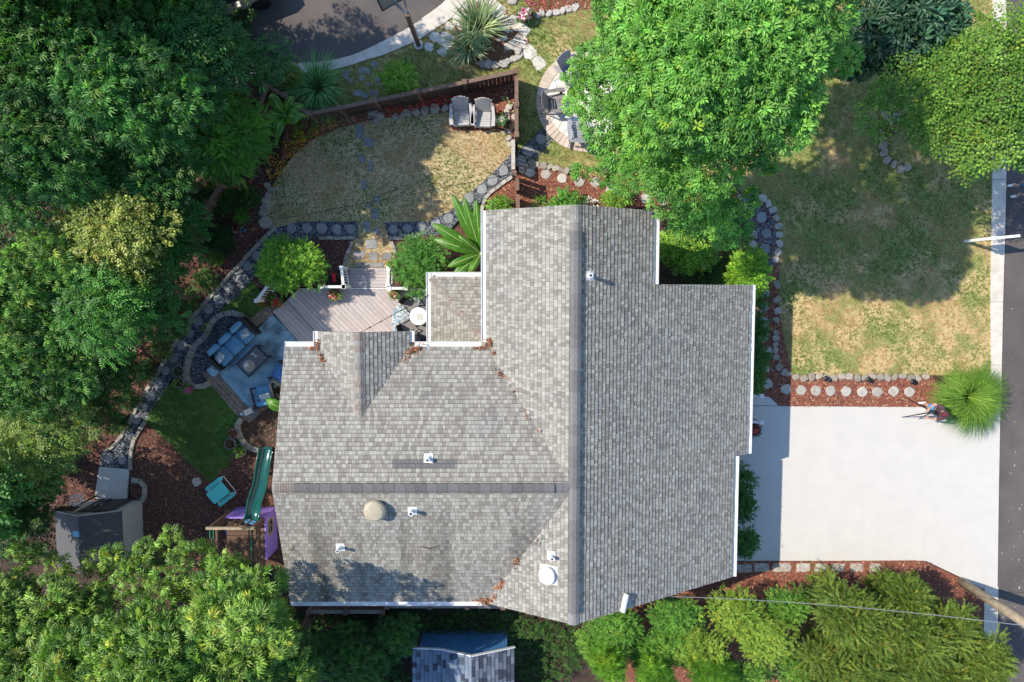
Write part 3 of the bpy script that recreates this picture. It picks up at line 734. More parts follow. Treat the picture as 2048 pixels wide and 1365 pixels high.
stones('stone_border', 'dark stones edging the bed under the round leafed tree', [(1448+a/3.413, b/3.413, r) for a, b, r in ((1095,790,9),(1115,830,9),(1085,905,9),(1078,950,8),(1075,1000,9),(1080,1048,8),(1100,1098,8),(1145,1128,8),(1195,1160,9),(1240,1150,8),(1180,810,12),(1100,370,12))], M['field_stone'], 7)
stones('stone_border', 'short row of tan stones between dry grass and mulch by the fence', [(1020+a/4.483, 290+b/4.483, r) for a, b, r in ((200,178,9),(235,180,6),(268,187,7),(305,192,7),(357,200,7),(410,217,7),(457,228,7),(505,240,7),(140,190,6),(105,232,7))], M['field_stone'], 8)
stones('stone_border', 'tan stones lining the small bed inside the fence corner', [(1018,278,6),(1017,262,9),(1016,250,6),(1015,240,7),(1014,226,7),(1018,216,6),(1020,290,5),(1028,236,6)], M['pale_stone'], 9)
stones('stone_border', 'pale stones fronting the flower bed at the top of the lawn', [(1084,28,7),(1098,30,7),(1112,27,8),(1125,24,7),(1137,20,8),(1150,17,8),(1076,33,6),(1025,5,9),(1032,-3,8)], M['pale_stone'], 10)
lawn_slabs = struct_root('flagstone_path')
for k, (a, b, w, h) in enumerate([(720,262,8,16),(738,285,11,9),(724,318,7,8),(742,334,5,12),(729,370,6,10),(755,400,7,8),(738,414,6,6),(751,428,9,11),(733,453,8,12),(754,462,8,7),(745,231,10,8),(757,243,8,6)]):
    stone_at('flagstone', a, b, w, M['slate'], lawn_slabs, .03, .072, 500+k, sq=.5, ry=h, rot=rnd.uniform(-.15, .15))
for k, (a, b, w, h) in enumerate([(744,489,12,9.5),(719,511,12,9),(748,513,11,9),(774,513,10,8),(740,530,30,5)]):
    stone_at('flagstone', a, b, w, M['slate'], lawn_slabs, .03, .074, 530+k, sq=1.0, ry=h, rot=rnd.uniform(-.05, .05), n=16)
gate_slabs = struct_root('flagstone_path')
for k, (a, b, w) in enumerate([(693,151,10),(724,142,8),(736,144,7),(717,188,9),(731,192,8),(749,188,9),(724,158,6),(756,160,7),(780,138,8),(749,130,8),(703,163,6),(737,170,5),(762,172,5),(584,161,7)]):
    stone_at('flagstone', a, b, w, M['slate'], gate_slabs, .03, .074, 560+k, sq=.35, ry=w*.8)
cream_slabs = struct_root('flagstone_path')
for k, (a, b, w, rt) in enumerate([(977,5,15,.5),(996,23,15,.65),(1014,50,17,.5),(1040,83,14,.7),(1058,106,14,.8),(1078,128,13,.85),(893,82,16,.6),(900,55,9,.3),(918,35,14,.7),(935,15,11,.5),(950,5,9,.6),(905,30,7,.2),(920,48,12,.6),(1027,40,8,.4),(1035,55,10,.2),(1048,62,12,.9),(870,75,10,.4),(858,95,9,.3),(885,105,9,.7),(1004,-22,14,.5)]):
    stone_at('flagstone', a, b, w*1.05, M['flag'], cream_slabs, .03, .078, 600+k, sq=.7, ry=w*.92, rot=-rt, n=12)
south_slabs = struct_root('flagstone_path')
for k, (a, w) in enumerate([(1488,17),(1522,17),(1562,20),(1605,15),(1640,14),(1676,14),(1712,14),(1748,12)]):
    stone_at('flagstone', a, 1134 + (k == 0)*2, w, M['pale_stone'], south_slabs, .03, .078, 640+k, sq=1.0, ry=9.5, rot=.02, n=16)

# round flagstone patio with its brick ring
circ = struct_root('round_patio')
pc = Vector(G(1172, 204)); RO = 1.78; RI = 1.42
MB().lathe([(RO-.02, 0), (RO-.02, .078)], (pc.x, pc.y, 0), 48).build('bedding', M['concrete'], circ)
nb = 58
for k in range(nb):
    a0, a1 = 2*math.pi*(k+.05)/nb, 2*math.pi*(k+.95)/nb
    pl = [(math.cos(a)*r_, math.sin(a)*r_) for a, r_ in ((a0,RI),(a1,RI),(a1,RO),(a0,RO))]
    c = centroid(pl); MB().prism([(x-c[0], y-c[1]) for x, y in pl], .04, .1 + rnd.uniform(-.003, .003), .008).build('ring_brick', M['ring_brick'], circ, loc=(pc.x+c[0], pc.y+c[1], 0))
seeds = []
while len(seeds) < 62:
    a, r_ = rnd.uniform(0, 6.28), RI*math.sqrt(rnd.random())
    p = (r_*math.cos(a), r_*math.sin(a))
    if r_ > .42 and all((p[0]-q[0])**2+(p[1]-q[1])**2 > .045 for q in seeds): seeds.append(p)
    elif rnd.random() < .002: break
def voronoi(seeds, bound, gap):
    for i, s in enumerate(seeds):
        poly = bound
        for j, q in enumerate(seeds):
            if i == j: continue
            dx_, dy_ = q[0]-s[0], q[1]-s[1]; l = math.hypot(dx_, dy_)
            if l > 1.6: continue
            a, b = -dx_/l, -dy_/l; poly = clip_half(poly, a, b, -(a*(s[0]+q[0])/2 + b*(s[1]+q[1])/2) - gap)
            if len(poly) < 3: break
        if len(poly) >= 3: yield poly
bound = [(math.cos(a)*(RI-.015), math.sin(a)*(RI-.015)) for a in np.linspace(0, 2*math.pi, 33)[:-1]]
for poly in voronoi(seeds, bound, .014):
    c = centroid(poly); MB().prism([(x-c[0], y-c[1]) for x, y in poly], .05, .098 + rnd.uniform(-.004, .006), .01).build('flagstone', M['flag'], circ, loc=(pc.x+c[0], pc.y+c[1], 0))

# blue stained patio slab, pavers round it
blue = sheet('patio', [(546,629),(434,742),(500,816),(640,705),(612,694)], .086, M['blue_slab'])
pav = struct_root('paver_edging')
def grid_pavers(poly_px, ang, w, l, root, z1, m, name='paver'):
    poly = GL(poly_px); c0 = centroid(poly); ca, sa = math.cos(ang), math.sin(ang)
    loc = [((x-c0[0])*ca+(y-c0[1])*sa, -(x-c0[0])*sa+(y-c0[1])*ca) for x, y in poly]
    u0, u1 = min(a for a, b in loc), max(a for a, b in loc); v0, v1 = min(b for a, b in loc), max(b for a, b in loc)
    j = 0; v = v0
    while v < v1:
        u = u0 - (j % 2)*l/2
        while u < u1:
            q = clip_convex([(u+.005,v+.005),(u+l-.005,v+.005),(u+l-.005,v+w-.005),(u+.005,v+w-.005)], loc)
            if q and abs(area2(q)) > .002:
                cc = centroid(q); q2 = [((a-cc[0])*ca-(b-cc[1])*sa, (a-cc[0])*sa+(b-cc[1])*ca) for a, b in q]
                MB().prism(q2, .03, z1 + rnd.uniform(-.004, .004), .008).build(name, m, root, loc=(c0[0]+cc[0]*ca-cc[1]*sa, c0[1]+cc[0]*sa+cc[1]*ca, 0))
            u += l
        v += w; j += 1
grid_pavers([(496,641),(538,612),(551,627),(514,655)], R(45), .155, .17, pav, .095, M['paver'])
grid_pavers([(538,614),(552,611),(618,690),(605,692)], R(-47), .13, .2, pav, .094, M['paver'])
grid_pavers([(404,744),(433,743),(500,817),(478,834)], R(-48), .15, .22, pav, .094, M['paver'])
grid_pavers([(500,817),(540,785),(570,790),(500,845),(480,834)], R(45), .15, .22, pav, .0945, M['paver'])
wall_a = struct_root('block_edging')
edging(wall_a, [(424,764),(404,773),(386,769),(376,753),(378,728),(389,701),(401,684),(416,672),(423,655),(432,640),(451,629),(472,625),(486,631),(497,641)], .2, .3, .24, M['edging'])
edging(wall_a, [(486,836),(479,845),(479,858),(484,873),(491,884),(504,895),(521,900),(535,899)], .19, .27, .22, M['edging'])
sheet('planting_bed', [(486,838),(505,824),(575,800),(575,905),(535,897),(505,891),(487,876),(482,856)], .09, M['soil'])
# artificial turf
TURF1 = [(293,842),(322,775),(345,765),(384,774),(404,779),(424,766),(478,832),(475,845),(474,862),(482,885),(462,925),(422,966)]
TURF2 = [(503,556),(524,588),(541,612),(500,638),(486,627),(472,621),(451,625),(431,636),(420,652),(398,675),(386,700),(378,718),(385,695),(415,655),(445,618),(480,588)]
turf = [sheet('turf', TURF1, .076, M['turf']), sheet('turf', TURF2, .0765, M['turf'])]

# loose cover: mulch chips, grass, gravel specks
CH = [(.30,.10,.06),(.2,.065,.04),(.42,.2,.11),(.13,.05,.035),(.5,.33,.2),(.34,.13,.08)]
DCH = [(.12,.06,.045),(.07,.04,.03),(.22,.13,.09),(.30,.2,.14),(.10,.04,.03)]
for k, v in BED.items():
    dk = k in ('garden', 'play', 'shrub_bed', 'shrub_bed_east')  # chips darkened too in the beds with painted shade
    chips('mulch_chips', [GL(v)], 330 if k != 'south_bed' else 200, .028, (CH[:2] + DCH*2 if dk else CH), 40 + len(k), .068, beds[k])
chips('road_debris', [GL([(2012,600),(2060,600),(2060,1300),(1998,1300)])], 5, .03, [(.5,.45,.35),(.3,.2,.12)], 91, .006, road2)
chips('leaf_litter', [[(-26, -16), (-7, -16), (-7, 14), (-26, 14)]], 26, .05, DCH + [(.35,.22,.13)], 90, .004, ground, holes=[GL(CURB_IN + [(950,-400),(330,-400),(350,-60),(420,70)])])
def lawn_col(k):
    def f(rng, p):
        n = (np.sin(p[:,0]*1.9+1.3*np.sin(p[:,1]*1.1+k)) + np.sin(p[:,1]*2.3+1.7*np.sin(p[:,0]*.8)) + np.sin(p[:,0]*4.7+p[:,1]*3.9)*.6)*.42 + rng.normal(.40, .16, len(p))
        if k == 2: n = n + .75*np.exp(-np.abs(p[:,1]+3.05-.25*np.sin(p[:,0]*2.1))/.45) + .35*np.clip((p[:,1]+.5)/3, 0, 1)
        return pal(rng, (.42,.26,.18), (.12,.175,.04), n, .2)
    return f
tufts('grass_blades', [GL(LAWN_BACK)], 330, .045, lawn_col(1), 50, .058, lawn_b)
tufts('grass_blades', [GL([(1040,0),(1984,0),(1981,380),(1977.5,590),(1979,750),(1583,752),(1556,622),(1557,470),(1545,425),(1530,405),(1500,388),(1320,384),(1150,346),(1036,328)])], 300, .05, lawn_col(2), 51, .058, lawn_f, holes=[[(pc.x+math.cos(a)*RO, pc.y+math.sin(a)*RO) for a in np.linspace(0,6.28,24)]])
tufts('grass_blades', [GL(LAWN_TOP)], 330, .05, lambda rng, p: pal(rng, (.36,.23,.14), (.13,.18,.04), rng.normal(.55,.3,len(p))), 52, .058, lawn_t)
tufts('turf_pile', [GL(TURF1), GL(TURF2)], 900, .028, lambda rng, p: pal(rng, (.042,.085,.018), (.075,.15,.035), rng.random(len(p)), .2), 54, .075, turf[0])
# ================================================================ HOUSE
XR, ZR, XL, ZE, YT, YB, YM, YN, YS, XW = 1.76, 6.3, -.77, 4.9, 2.34, -9.56, -5.58, -1.68, -9.5, -6.78
X1, X2, X3, Y1, Y2, SR = 4.22, 7.36, 7.87, .17, -5.46, .609
SL = (ZR-ZE)/(XR-XL); SN = (ZR-ZE)/(YN-YM); SS = (ZR-ZE)/(YM-YS)
XG, WG, YGF, ZG = -4.42, 1.36, -1.22, 5.63      # small rear gable
YGB = YN - (ZG-ZE)/SN
HLOC = Vector((.5, -3.6, 0))
house = thing('house', 'large grey shingled house with crossing gables seen from above', 'house', HLOC)
def hp(o): o.parent = house; o.matrix_parent_inverse = Matrix.Translation(-HLOC); return o
zr_ = lambda x: ZR - SR*(x-XR)
slopes = []   # polygons as 3D corner lists, eave first edge direction handled by (O,U,V)
def slope(name, poly, O, up, tint=1.0):
    O = Vector(O); V = Vector(up).normalized(); U = Vector((-V.y, V.x, 0)).normalized() * -1
    N = U.cross(V)
    if N.z < 0: U = -U; N = -N
    slopes.append((name, [((Vector(p)-O).dot(U), (Vector(p)-O).dot(V)) for p in poly], O, U, V, N, poly, tint))
slope('front_west_n', [(XL,YT,ZE),(XR,YT,ZR),(XR,YM,ZR),(XL,YN,ZE)], (XL,YT,ZE), (1,0,SL))
slope('front_west_s', [(XL,YB,ZE),(XR,YB,ZR),(XR,YM,ZR),(XL,YS,ZE)], (XL,YB,ZE), (1,0,SL))
slope('main_north', [(XW,YN,ZE),(XL,YN,ZE),(XR,YM,ZR),(XW,YM,ZR)], (XW,YN,ZE), (0,-1,SN))
slope('main_south', [(XW,YS,ZE),(XL,YS,ZE),(XR,YM,ZR),(XW,YM,ZR)], (XW,YS,ZE), (0,1,SS))
e_h = (X3-XR)/44
O_R = (X3, YB, zr_(X3)); upR = (-1, 0, SR)
slope('east_a', [(XR,YT,ZR),(X1,YT,zr_(X1)),(X1,YB,zr_(X1)),(XR,YB,ZR)], O_R, upR)
slope('east_b', [(X1,Y1,zr_(X1)),(X2,Y1,zr_(X2)),(X2,YB,zr_(X2)),(X1,YB,zr_(X1))], O_R, upR)
slope('east_c', [(X2,Y1,zr_(X2)),(X3,Y1,zr_(X3)),(X3,Y2,zr_(X3)),(X2,Y2,zr_(X2))], O_R, upR)
LIFT = .015
slope('rear_gable_w', [(XG-WG,YGF,ZE+LIFT),(XG,YGF,ZG+LIFT),(XG,YGB,ZG+LIFT),(XG-WG,YN-.02,ZE+LIFT)], (XG-WG,YGF,ZE+LIFT), (1,0,(ZG-ZE)/WG))
slope('rear_gable_e', [(XG+WG,YGF,ZE+LIFT),(XG,YGF,ZG+LIFT),(XG,YGB,ZG+LIFT),(XG+WG,YN-.02,ZE+LIFT)], (XG+WG,YGF,ZE+LIFT), (-1,0,(ZG-ZE)/WG))
PX0, PY0, PX1, PY1, PZ0, PZ1 = -2.66, .44, -.45, -2.05, 2.75, 3.75
slope('porch_w', [(PX0,PY0,PZ0),(PX0,PY1,PZ0),(PX1,PY1,PZ1)], (PX0,PY1,PZ0), (PX1-PX0,0,PZ1-PZ0))
slope('porch_n', [(PX0,PY0,PZ0),(PX1,PY0,PZ0),(PX1,PY1,PZ1)], (PX0,PY0,PZ0), (0,PY1-PY0,PZ1-PZ0))
# decks under the shingles
rb = MB()
for nm, uv, O, U, V, N, poly, ti in slopes:
    n = len(poly); top = [Vector(p) - N*.004 for p in poly]; bot = [Vector(p) - Vector((0,0,.16)) for p in poly]
    nn = (top[1]-top[0]).cross(top[2]-top[0])
    if nn.z < 0: top = top[::-1]; bot = bot[::-1]
    rb.add(top + bot, [tuple(range(n)), tuple(range(2*n-1, n-1, -1))] + [(i, n+i, n+(i+1) % n, (i+1) % n) for i in range(n)])
roof = hp(rb.build('roof', M['roof_felt']))
rs = random.Random(3)
TONES = [((.40,.405,.39), 30), ((.35,.35,.335), 30), ((.30,.292,.28), 24), ((.26,.25,.238), 16)]
pool = [c for c, w in TONES for _ in range(w)]
def tab_faces(q, v0, e, t, O, U, V, N):
    top, bot = [], []
    q = ccw(q)
    for u, v in q:
        h = .003 + t*max(0, 1-(v-v0)/e)
        p = O + U*u + V*v; top.append(p + N*h); bot.append(p - N*.003)
    n = len(q)
    return top + bot, [tuple(range(n))] + [(n+i, n+(i+1) % n, (i+1) % n, i) for i in range(n)]
tabs = []
def lay(uv, O, U, V, N, e=.124, pal_=None, wmin=.065, wmax=.155, patch=None, stain=None, t0=.010, t1=.022):
    uv = ccw(uv); v1 = max(b for a, b in uv); u0 = min(a for a, b in uv); u1 = max(a for a, b in uv)
    k = int(min(b for a, b in uv)/e) - 1; out = []
    while k*e < v1:
        u = u0 - rs.uniform(0, .3); last = None
        while u < u1:
            w = rs.uniform(wmin, wmax)
            q = clip_convex([(u+.003, k*e), (u+w-.003, k*e), (u+w-.003, (k+1)*e), (u+.003, (k+1)*e)], uv)
            if q:
                c = rs.choice(pal_ or pool)
                while c == last and rs.random() < .6: c = rs.choice(pal_ or pool)
                last = c; cm = centroid(q); p = O + U*cm[0] + V*cm[1]
                f = rs.uniform(.84, .97)
                if patch and patch(p): c = (.17, .175, .19)
                if stain: f *= stain(p)
                th = rs.uniform(t0, t1); c = tuple(x*f for x in c)
                vs_, fs_ = tab_faces(q, k*e, e, th, O, U, V, N); cs_ = [c]*len(fs_)
                band = clip_half(ccw(q), 0, 1, -(k+.80)*e)      # darker printed band at each tab's top paints in the next course's butt shadow
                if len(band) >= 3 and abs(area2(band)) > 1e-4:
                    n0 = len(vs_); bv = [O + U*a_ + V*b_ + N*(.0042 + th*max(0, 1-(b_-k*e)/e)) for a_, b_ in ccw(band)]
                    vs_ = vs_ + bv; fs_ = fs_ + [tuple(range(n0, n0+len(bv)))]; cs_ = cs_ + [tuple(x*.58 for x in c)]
                out.append((abs(area2(q))/(HC-p.z)**2, vs_, fs_, cs_))
            u += w
        k += 1
    return out
eE = (Vector((X3,0,zr_(X3)))-Vector((XR,0,ZR))).length/54
for nm, uv, O, U, V, N, poly, ti in slopes:
    pt = None
    if nm == 'main_north':
        pa, pb = P(788,916,5.9), P(912,936,6.0)
        pt = lambda p: pa.x < p.x < pb.x and pb.y < p.y < pa.y and not (P(850,0,5.9).x < p.x < P(866,0,5.9).x and p.y > P(0,925,6).y)
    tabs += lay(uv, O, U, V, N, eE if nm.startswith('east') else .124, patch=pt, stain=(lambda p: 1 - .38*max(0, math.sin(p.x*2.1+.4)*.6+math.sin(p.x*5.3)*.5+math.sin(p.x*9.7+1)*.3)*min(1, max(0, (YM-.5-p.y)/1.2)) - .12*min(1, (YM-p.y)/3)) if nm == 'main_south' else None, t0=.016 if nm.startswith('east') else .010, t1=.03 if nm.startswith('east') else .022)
tabs.sort(key=lambda t: -t[0])
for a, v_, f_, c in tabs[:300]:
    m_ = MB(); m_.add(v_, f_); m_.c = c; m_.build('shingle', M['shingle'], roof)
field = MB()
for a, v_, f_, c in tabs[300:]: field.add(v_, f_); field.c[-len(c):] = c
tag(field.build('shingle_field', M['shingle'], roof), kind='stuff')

# ridge and hip caps
def caps(a, b, half, drop, lift, L, cols, w_end=None):
    a, b = Vector(a), Vector(b); d = (b-a).normalized(); n = max(1, round((b-a).length/L)); s = d.cross(Vector((0,0,1))).normalized()
    for k in range(n):
        p, q = a + (b-a)*(k/n), a + (b-a)*((k+1)/n + .02)
        m_ = MB(); m_.col = rs.choice(cols); vs_ = []
        for pt, l in ((p, lift), (q, lift+.012)):
            for o, z in ((-half, -drop), (-half*.35, -drop*.25), (half*.35, -drop*.25), (half, -drop)): vs_.append(pt + s*o + Vector((0,0,l+z)))
            for o, z in ((half, -drop-lift-.02), (-half, -drop-lift-.02)): vs_.append(pt + s*o + Vector((0,0,l+z)))
        fs_ = [(i, i+1, 7+i, 6+i) for i in range(5)] + [(5, 0, 6, 11), (0,5,4,3,2,1), (6,7,8,9,10,11)]
        m_.add(vs_, fs_); m_.build('ridge_cap', M['ridge'], roof)
DK = [(1.0,1.0,1.0),(1.15,1.15,1.18),(.88,.88,.9),(1.05,1.03,1.03)]
LT = [(2.0,1.9,1.75),(1.7,1.55,1.4),(2.3,2.25,2.15),(1.6,1.35,1.2)]
caps((XR,YT,ZR), (XR,YT-.72,ZR), .16, .085, .02, .24, [(1.9,1.9,1.9),(1.6,1.6,1.6)])
caps((XR,YT-.72,ZR), (XR,YB+.55,ZR), .155, .075, .075, .3, [(1.25,1.25,1.27),(1.45,1.45,1.47),(1.15,1.15,1.17)])
caps((XR,YB+.55,ZR), (XR,YB,ZR), .16, .085, .02, .24, [(1.9,1.9,1.9),(1.6,1.6,1.6)])
caps((XW,YM,ZR), (XW+.62,YM,ZR), .15, .055, .02, .08, LT)
caps((XW+.62,YM,ZR), (1.05,YM,ZR), .14, .05, .075, .3, DK)
caps((1.05,YM,ZR), (XR-.16,YM,ZR), .15, .055, .03, .16, [(1.4,1.4,1.5),(1.2,1.2,1.3)])
caps((XG,YGF,ZG+LIFT), (XG,YGB-.05,ZG+LIFT), .14, .075, .015, .17, [(1.5,1.45,1.4),(2.0,1.85,1.7),(1.7,1.35,1.2),(1.9,1.9,1.8)])
caps((PX0+.02,PY0-.02,PZ0), (PX1,PY1,PZ1), .13, .06, .02, .17, [(2.3,2.1,1.9),(1.9,1.5,1.3),(2.2,2.2,2.1),(1.8,1.7,1.55)])

# gutters: white U channels
def gutter(a, b, out, w=.135, h=.1):
    a, b, o = Vector(a), Vector(b), Vector(out).normalized(); d = (b-a).normalized(); m_ = MB(); t = .012
    for off, hh, dz in ((t/2, h, 0), (w-t/2, h, 0)): m_.beam(a+o*off+Vector((0,0,-h/2)), b+o*off+Vector((0,0,-h/2)), t, hh)
    m_.beam(a+o*w/2+Vector((0,0,-.045)), b+o*w/2+Vector((0,0,-.045)), w-2*t-.002, .02)
    m_.beam(a+o*(w+.004)+Vector((0,0,-.008)), b+o*(w+.004)+Vector((0,0,-.008)), .02, .016)
    for p in (a+d*.006, b-d*.006): m_.beam(p+o*.01+Vector((0,0,-.055)), p+o*(w-.01)+Vector((0,0,-.055)), .01, .09)
    hp(m_.build('gutter', M['white']))
gz = -.02
gutter((XL,YT,ZE+gz), (XL,YN+.14,ZE+gz), (-1,0,0)); gutter((XW,YN,ZE+gz), (XG-WG-.14,YN,ZE+gz), (0,1,0)); gutter((XG+WG+.14,YN,ZE+gz), (XL-.14,YN,ZE+gz), (0,1,0))
gutter((XG-WG,YGF,ZE+gz), (XG-WG,YN+.14,ZE+gz), (-1,0,0)); gutter((XG+WG,YGF,ZE+gz), (XG+WG,YN+.14,ZE+gz), (1,0,0))
gutter((X1,YT,zr_(X1)+gz), (X1,Y1+.01,zr_(X1)+gz), (1,0,0)); gutter((X3,Y1,zr_(X3)+gz), (X3,Y2,zr_(X3)+gz), (1,0,0)); gutter((X2,Y2-.02,zr_(X2)+gz), (X2,YB,zr_(X2)+gz), (1,0,0))
gutter((XW,YS,ZE+gz), (XL-.05,YS,ZE+gz), (0,-1,0)); gutter((PX0,PY0+.135,PZ0+gz), (PX0,PY1+.25,PZ0+gz), (-1,0,0)); gutter((PX0,PY0,PZ0+gz), (PX1+.2,PY0,PZ0+gz), (0,1,0))
# walls
wm = MB()
def wall(x0, x1, y0, y1, z0, z1): wm.box(((x0+x1)/2, (y0+y1)/2, (z0+z1)/2), (x1-x0, y1-y0, z1-z0))
wall(XW+.3, XR, YS+.35, YN-.35, 0, ZE-.1); wall(XL+.35, X1-.35, YB+.36, YT-.3, .001, ZE-.12); wall(X1-.36, X2-.4, YB+.35, Y1-.3, .002, zr_(X2)-.28)
wall(XG-WG+.3, XG+WG-.3, YN-.5, YGF-.3, .003, ZE-.15)
hp(wm.build('wall', M['siding']))
gb = MB()
def gable_tri(p, q, r_, th): gb.add([p, q, r_, tuple(Vector(p)+Vector(th)), tuple(Vector(q)+Vector(th)), tuple(Vector(r_)+Vector(th))], [(0,1,2),(5,4,3),(0,3,4,1),(1,4,5,2),(2,5,3,0)])
for y, s in ((YT-.31, -.05), (YB+.37, .05)): gable_tri((XL+.3,y,ZE-.16), (X1-.3,y,ZE-.16), (XR,y,ZR-.2), (0,s,0))
gable_tri((XW+.32,YN-.3,ZE-.16), (XW+.32,YS+.3,ZE-.16), (XW+.32,YM,ZR-.2), (.05,0,0))
gable_tri((XG-WG+.28,YGF-.31,ZE-.17), (XG+WG-.28,YGF-.31,ZE-.17), (XG,YGF-.31,ZG-.2), (0,-.05,0))
hp(gb.build('gable', M['siding']))
# garage door, front door, porch posts
gd = hp(MB().box((X2-.385, -7.5, 1.1), (.04, 3.6, 2.1)).build('garage_door', M['white']))
for i in range(4):
    for j in range(4): MB().box((X2-.355, -8.85+.9*j, .42+.5*i), (.02, .74, .36)).build('panel', M['white'], gd)
fd = hp(MB().box((X2-.38, -3.1, 1.1), (.05, .95, 2.1)).build('front_door', M['sign_red'])); MB().lathe([(.001,0),(.035,.01),(.035,.05),(.001,.06)], (X2-.34, -2.75, 1.05), 8).build('handle', M['alloy'], fd)
for y in (-2.35, -3.95): hp(MB().box((X3-.25, y, 1.2), (.14, .14, 2.4)).build('porch_post', M['white']))
hp(MB().box((X2-.05, -3.15, .09), (.75, 1.9, .18)).build('front_step', M['pale_stone']))
hp(MB().box((PX0+.2, PY0-.15, 1.35), (.13, .13, 2.66)).build('porch_post', M['white']))
# roof furniture
def zon(px, py, f):
    z = 5.0
    for _ in range(30): p = P(px, py, z); z = f(p.x, p.y)
    return P(px, py, z)
fN = lambda x, y: ZE + SN*(YN-y); fS = lambda x, y: ZE + SS*(y-YS); fE = lambda x, y: zr_(x); fW = lambda x, y: ZE + SL*(x-XL)
def dome(px, py, f, r, h, m, nrm, plate=.0):
    p = zon(px, py, f); p.z += .0
    q = Vector(nrm).normalized().to_track_quat('Z', 'Y').to_matrix()
    o = MB().lathe([(r*.55,-.02),(r*.55,h*.45),(r,h*.45),(r*1.02,h*.55),(r*.97,h*.78),(r*.75,h*.95),(r*.4,h*1.0),(.001,h*1.02)], p, 28, M=q).build('roof_vent', m, smooth=False); hp(o)
    a = MB(); M4 = Matrix.Translation(p) @ q.to_4x4()
    a.add([M4 @ Vector(v) for v in ((-r*1.05,-r*1.1,.03),(r*1.05,-r*1.1,.03),(r*1.05,r*1.1,.03),(-r*1.05,r*1.1,.03),(-r*1.05,-r*1.1,0),(r*1.05,-r*1.1,0),(r*1.05,r*1.1,0),(-r*1.05,r*1.1,0))], [(0,1,2,3),(0,4,5,1),(1,5,6,2),(2,6,7,3),(3,7,4,0)])
    a.build('base_plate', m, o)
dome(752, 1016, fS, .31, .34, M['tan_metal'], (0,-.15,1)); dome(1098, 1149, fW, .26, .22, M['white_metal'], (-SL,0,1))
def pipe(px, py, f, r, h, nrm):
    p = zon(px, py, f); m_ = MB().tube([p-Vector((0,0,.1)), p+Vector((0,0,h))], r, 12); m_.tube([p+Vector((0,0,h-.02)), p+Vector((0,0,h+.015))], r*1.25, 12)
    o = hp(m_.build('vent_pipe', M['white_metal'])); MB().tube([p+Vector((0,0,h+.012)), p+Vector((0,0,h+.018))], r*.8, 10).build('opening', M['lead'], o)
    q = Vector(nrm).normalized().to_track_quat('Z', 'Y').to_matrix(); M4 = Matrix.Translation(p) @ q.to_4x4(); a = MB(); s = .13
    a.add([M4 @ Vector(v) for v in ((-s,-s,.026),(s,-s,.026),(s,s,.026),(-s,s,.026),(-s,-s,0),(s,-s,0),(s,s,0),(-s,s,0))], [(0,1,2,3),(0,4,5,1),(1,5,6,2),(2,6,7,3),(3,7,4,0)])
    a.lathe([(.1,.02),(r*1.1,.09)], p, 12); a.build('flashing', M['white_metal'], o)
pipe(857,917,fN,.05,.24,(0,SN,1)); pipe(825,1021,fS,.055,.34,(0,-SS,1)); pipe(681,1094,fS,.045,.36,(0,-SS,1)); pipe(1179,552,fE,.055,.34,(SR,0,1)); pipe(1103,1111,fW,.045,.3,(-SL,0,1))
a_, b_ = zon(1251,1186,fE), zon(1243,1222,fE)
hp(MB().beam(a_+Vector((0,0,.07)), b_+Vector((0,0,.07)), .07, .2, (SR,0,1)).build('rain_diverter', M['white']))
# front step rails
for y in (792, 845):
    p = P(1512, y, .95); x1 = P(1523, y, .95).x
    r_ = MB().beam((X2-.4, p.y, .9), (x1, p.y, .9), .07, .06); r_.beam((X2-.4, p.y, .2), (x1, p.y, .2), .05, .05)
    o = hp(r_.build('step_rail', M['white'])); MB().box((x1, p.y, .5), (.1, .1, 1.0)).box((x1, p.y, 1.01), (.13, .13, .03)).build('newel_post', M['white'], o)
    for k in range(4): MB().box((X2-.2+.2*k, p.y, .55), (.03, .03, .68)).build('baluster', M['white'], o)

# dry leaves washed into the valleys and gutters
def litter(name, label, spots, seed, sz=.045, cols=((.35,.14,.06),(.25,.1,.05),(.42,.2,.1),(.18,.09,.05)), twigs=True):
    rng = np.random.default_rng(seed); pos = []
    for p, n, sx, sy, rot in spots:
        n = int(n*.6)
        u = rng.normal(0, 1, (n, 2)) * np.array((sx, sy)); c, s = math.cos(rot), math.sin(rot)
        pos.append(np.column_stack([p.x + u[:,0]*c-u[:,1]*s, p.y + u[:,0]*s+u[:,1]*c, p.z + .03 + .05*np.abs(rng.normal(0,.5,n))]))
    pos = np.concatenate(pos); n = len(pos); a = rng.uniform(0, 6.28, n)
    V = np.array([(-1,0,0),(-.1,-.55,.2),(1,0,0),(-.1,.55,.2)]); Fc = [(0,1,2),(0,2,3)]
    C = np.array(cols)[rng.integers(0, len(cols), n)]*rng.uniform(.7,1.3,(n,1))
    o = stamp(name, V, Fc, pos, np.stack([np.cos(a),np.sin(a),rng.normal(0,.3,n)],1), np.array((0,0,1.))+rng.normal(0,.5,(n,3)), rng.uniform(sz*.6,sz*1.3,n), C, M['litter'])
    return tag(o, label, 'leaves', 'dry leaves caught on the roof', 'stuff')
V2 = lambda px, py, z: P(px, py, z)
litter('dry_leaves', 'rust brown dead leaves clogging the long south valley of the roof', [(V2(1075,1083,5.9),14,.12,.03,.95),(V2(1032,1122,5.45),45,.07,.06,.9),(V2(1003,1165,5.15),110,.17,.05,.95),(V2(985,1195,5.0),40,.15,.04,.95),(V2(968,1202,4.93),110,.16,.06,0)], 1)
litter('dry_leaves', 'dead leaves in the valley corner beside the deck side small gable', [(V2(828,700,4.95),130,.14,.06,.5),(V2(815,722,5.0),40,.05,.1,.5)], 2)
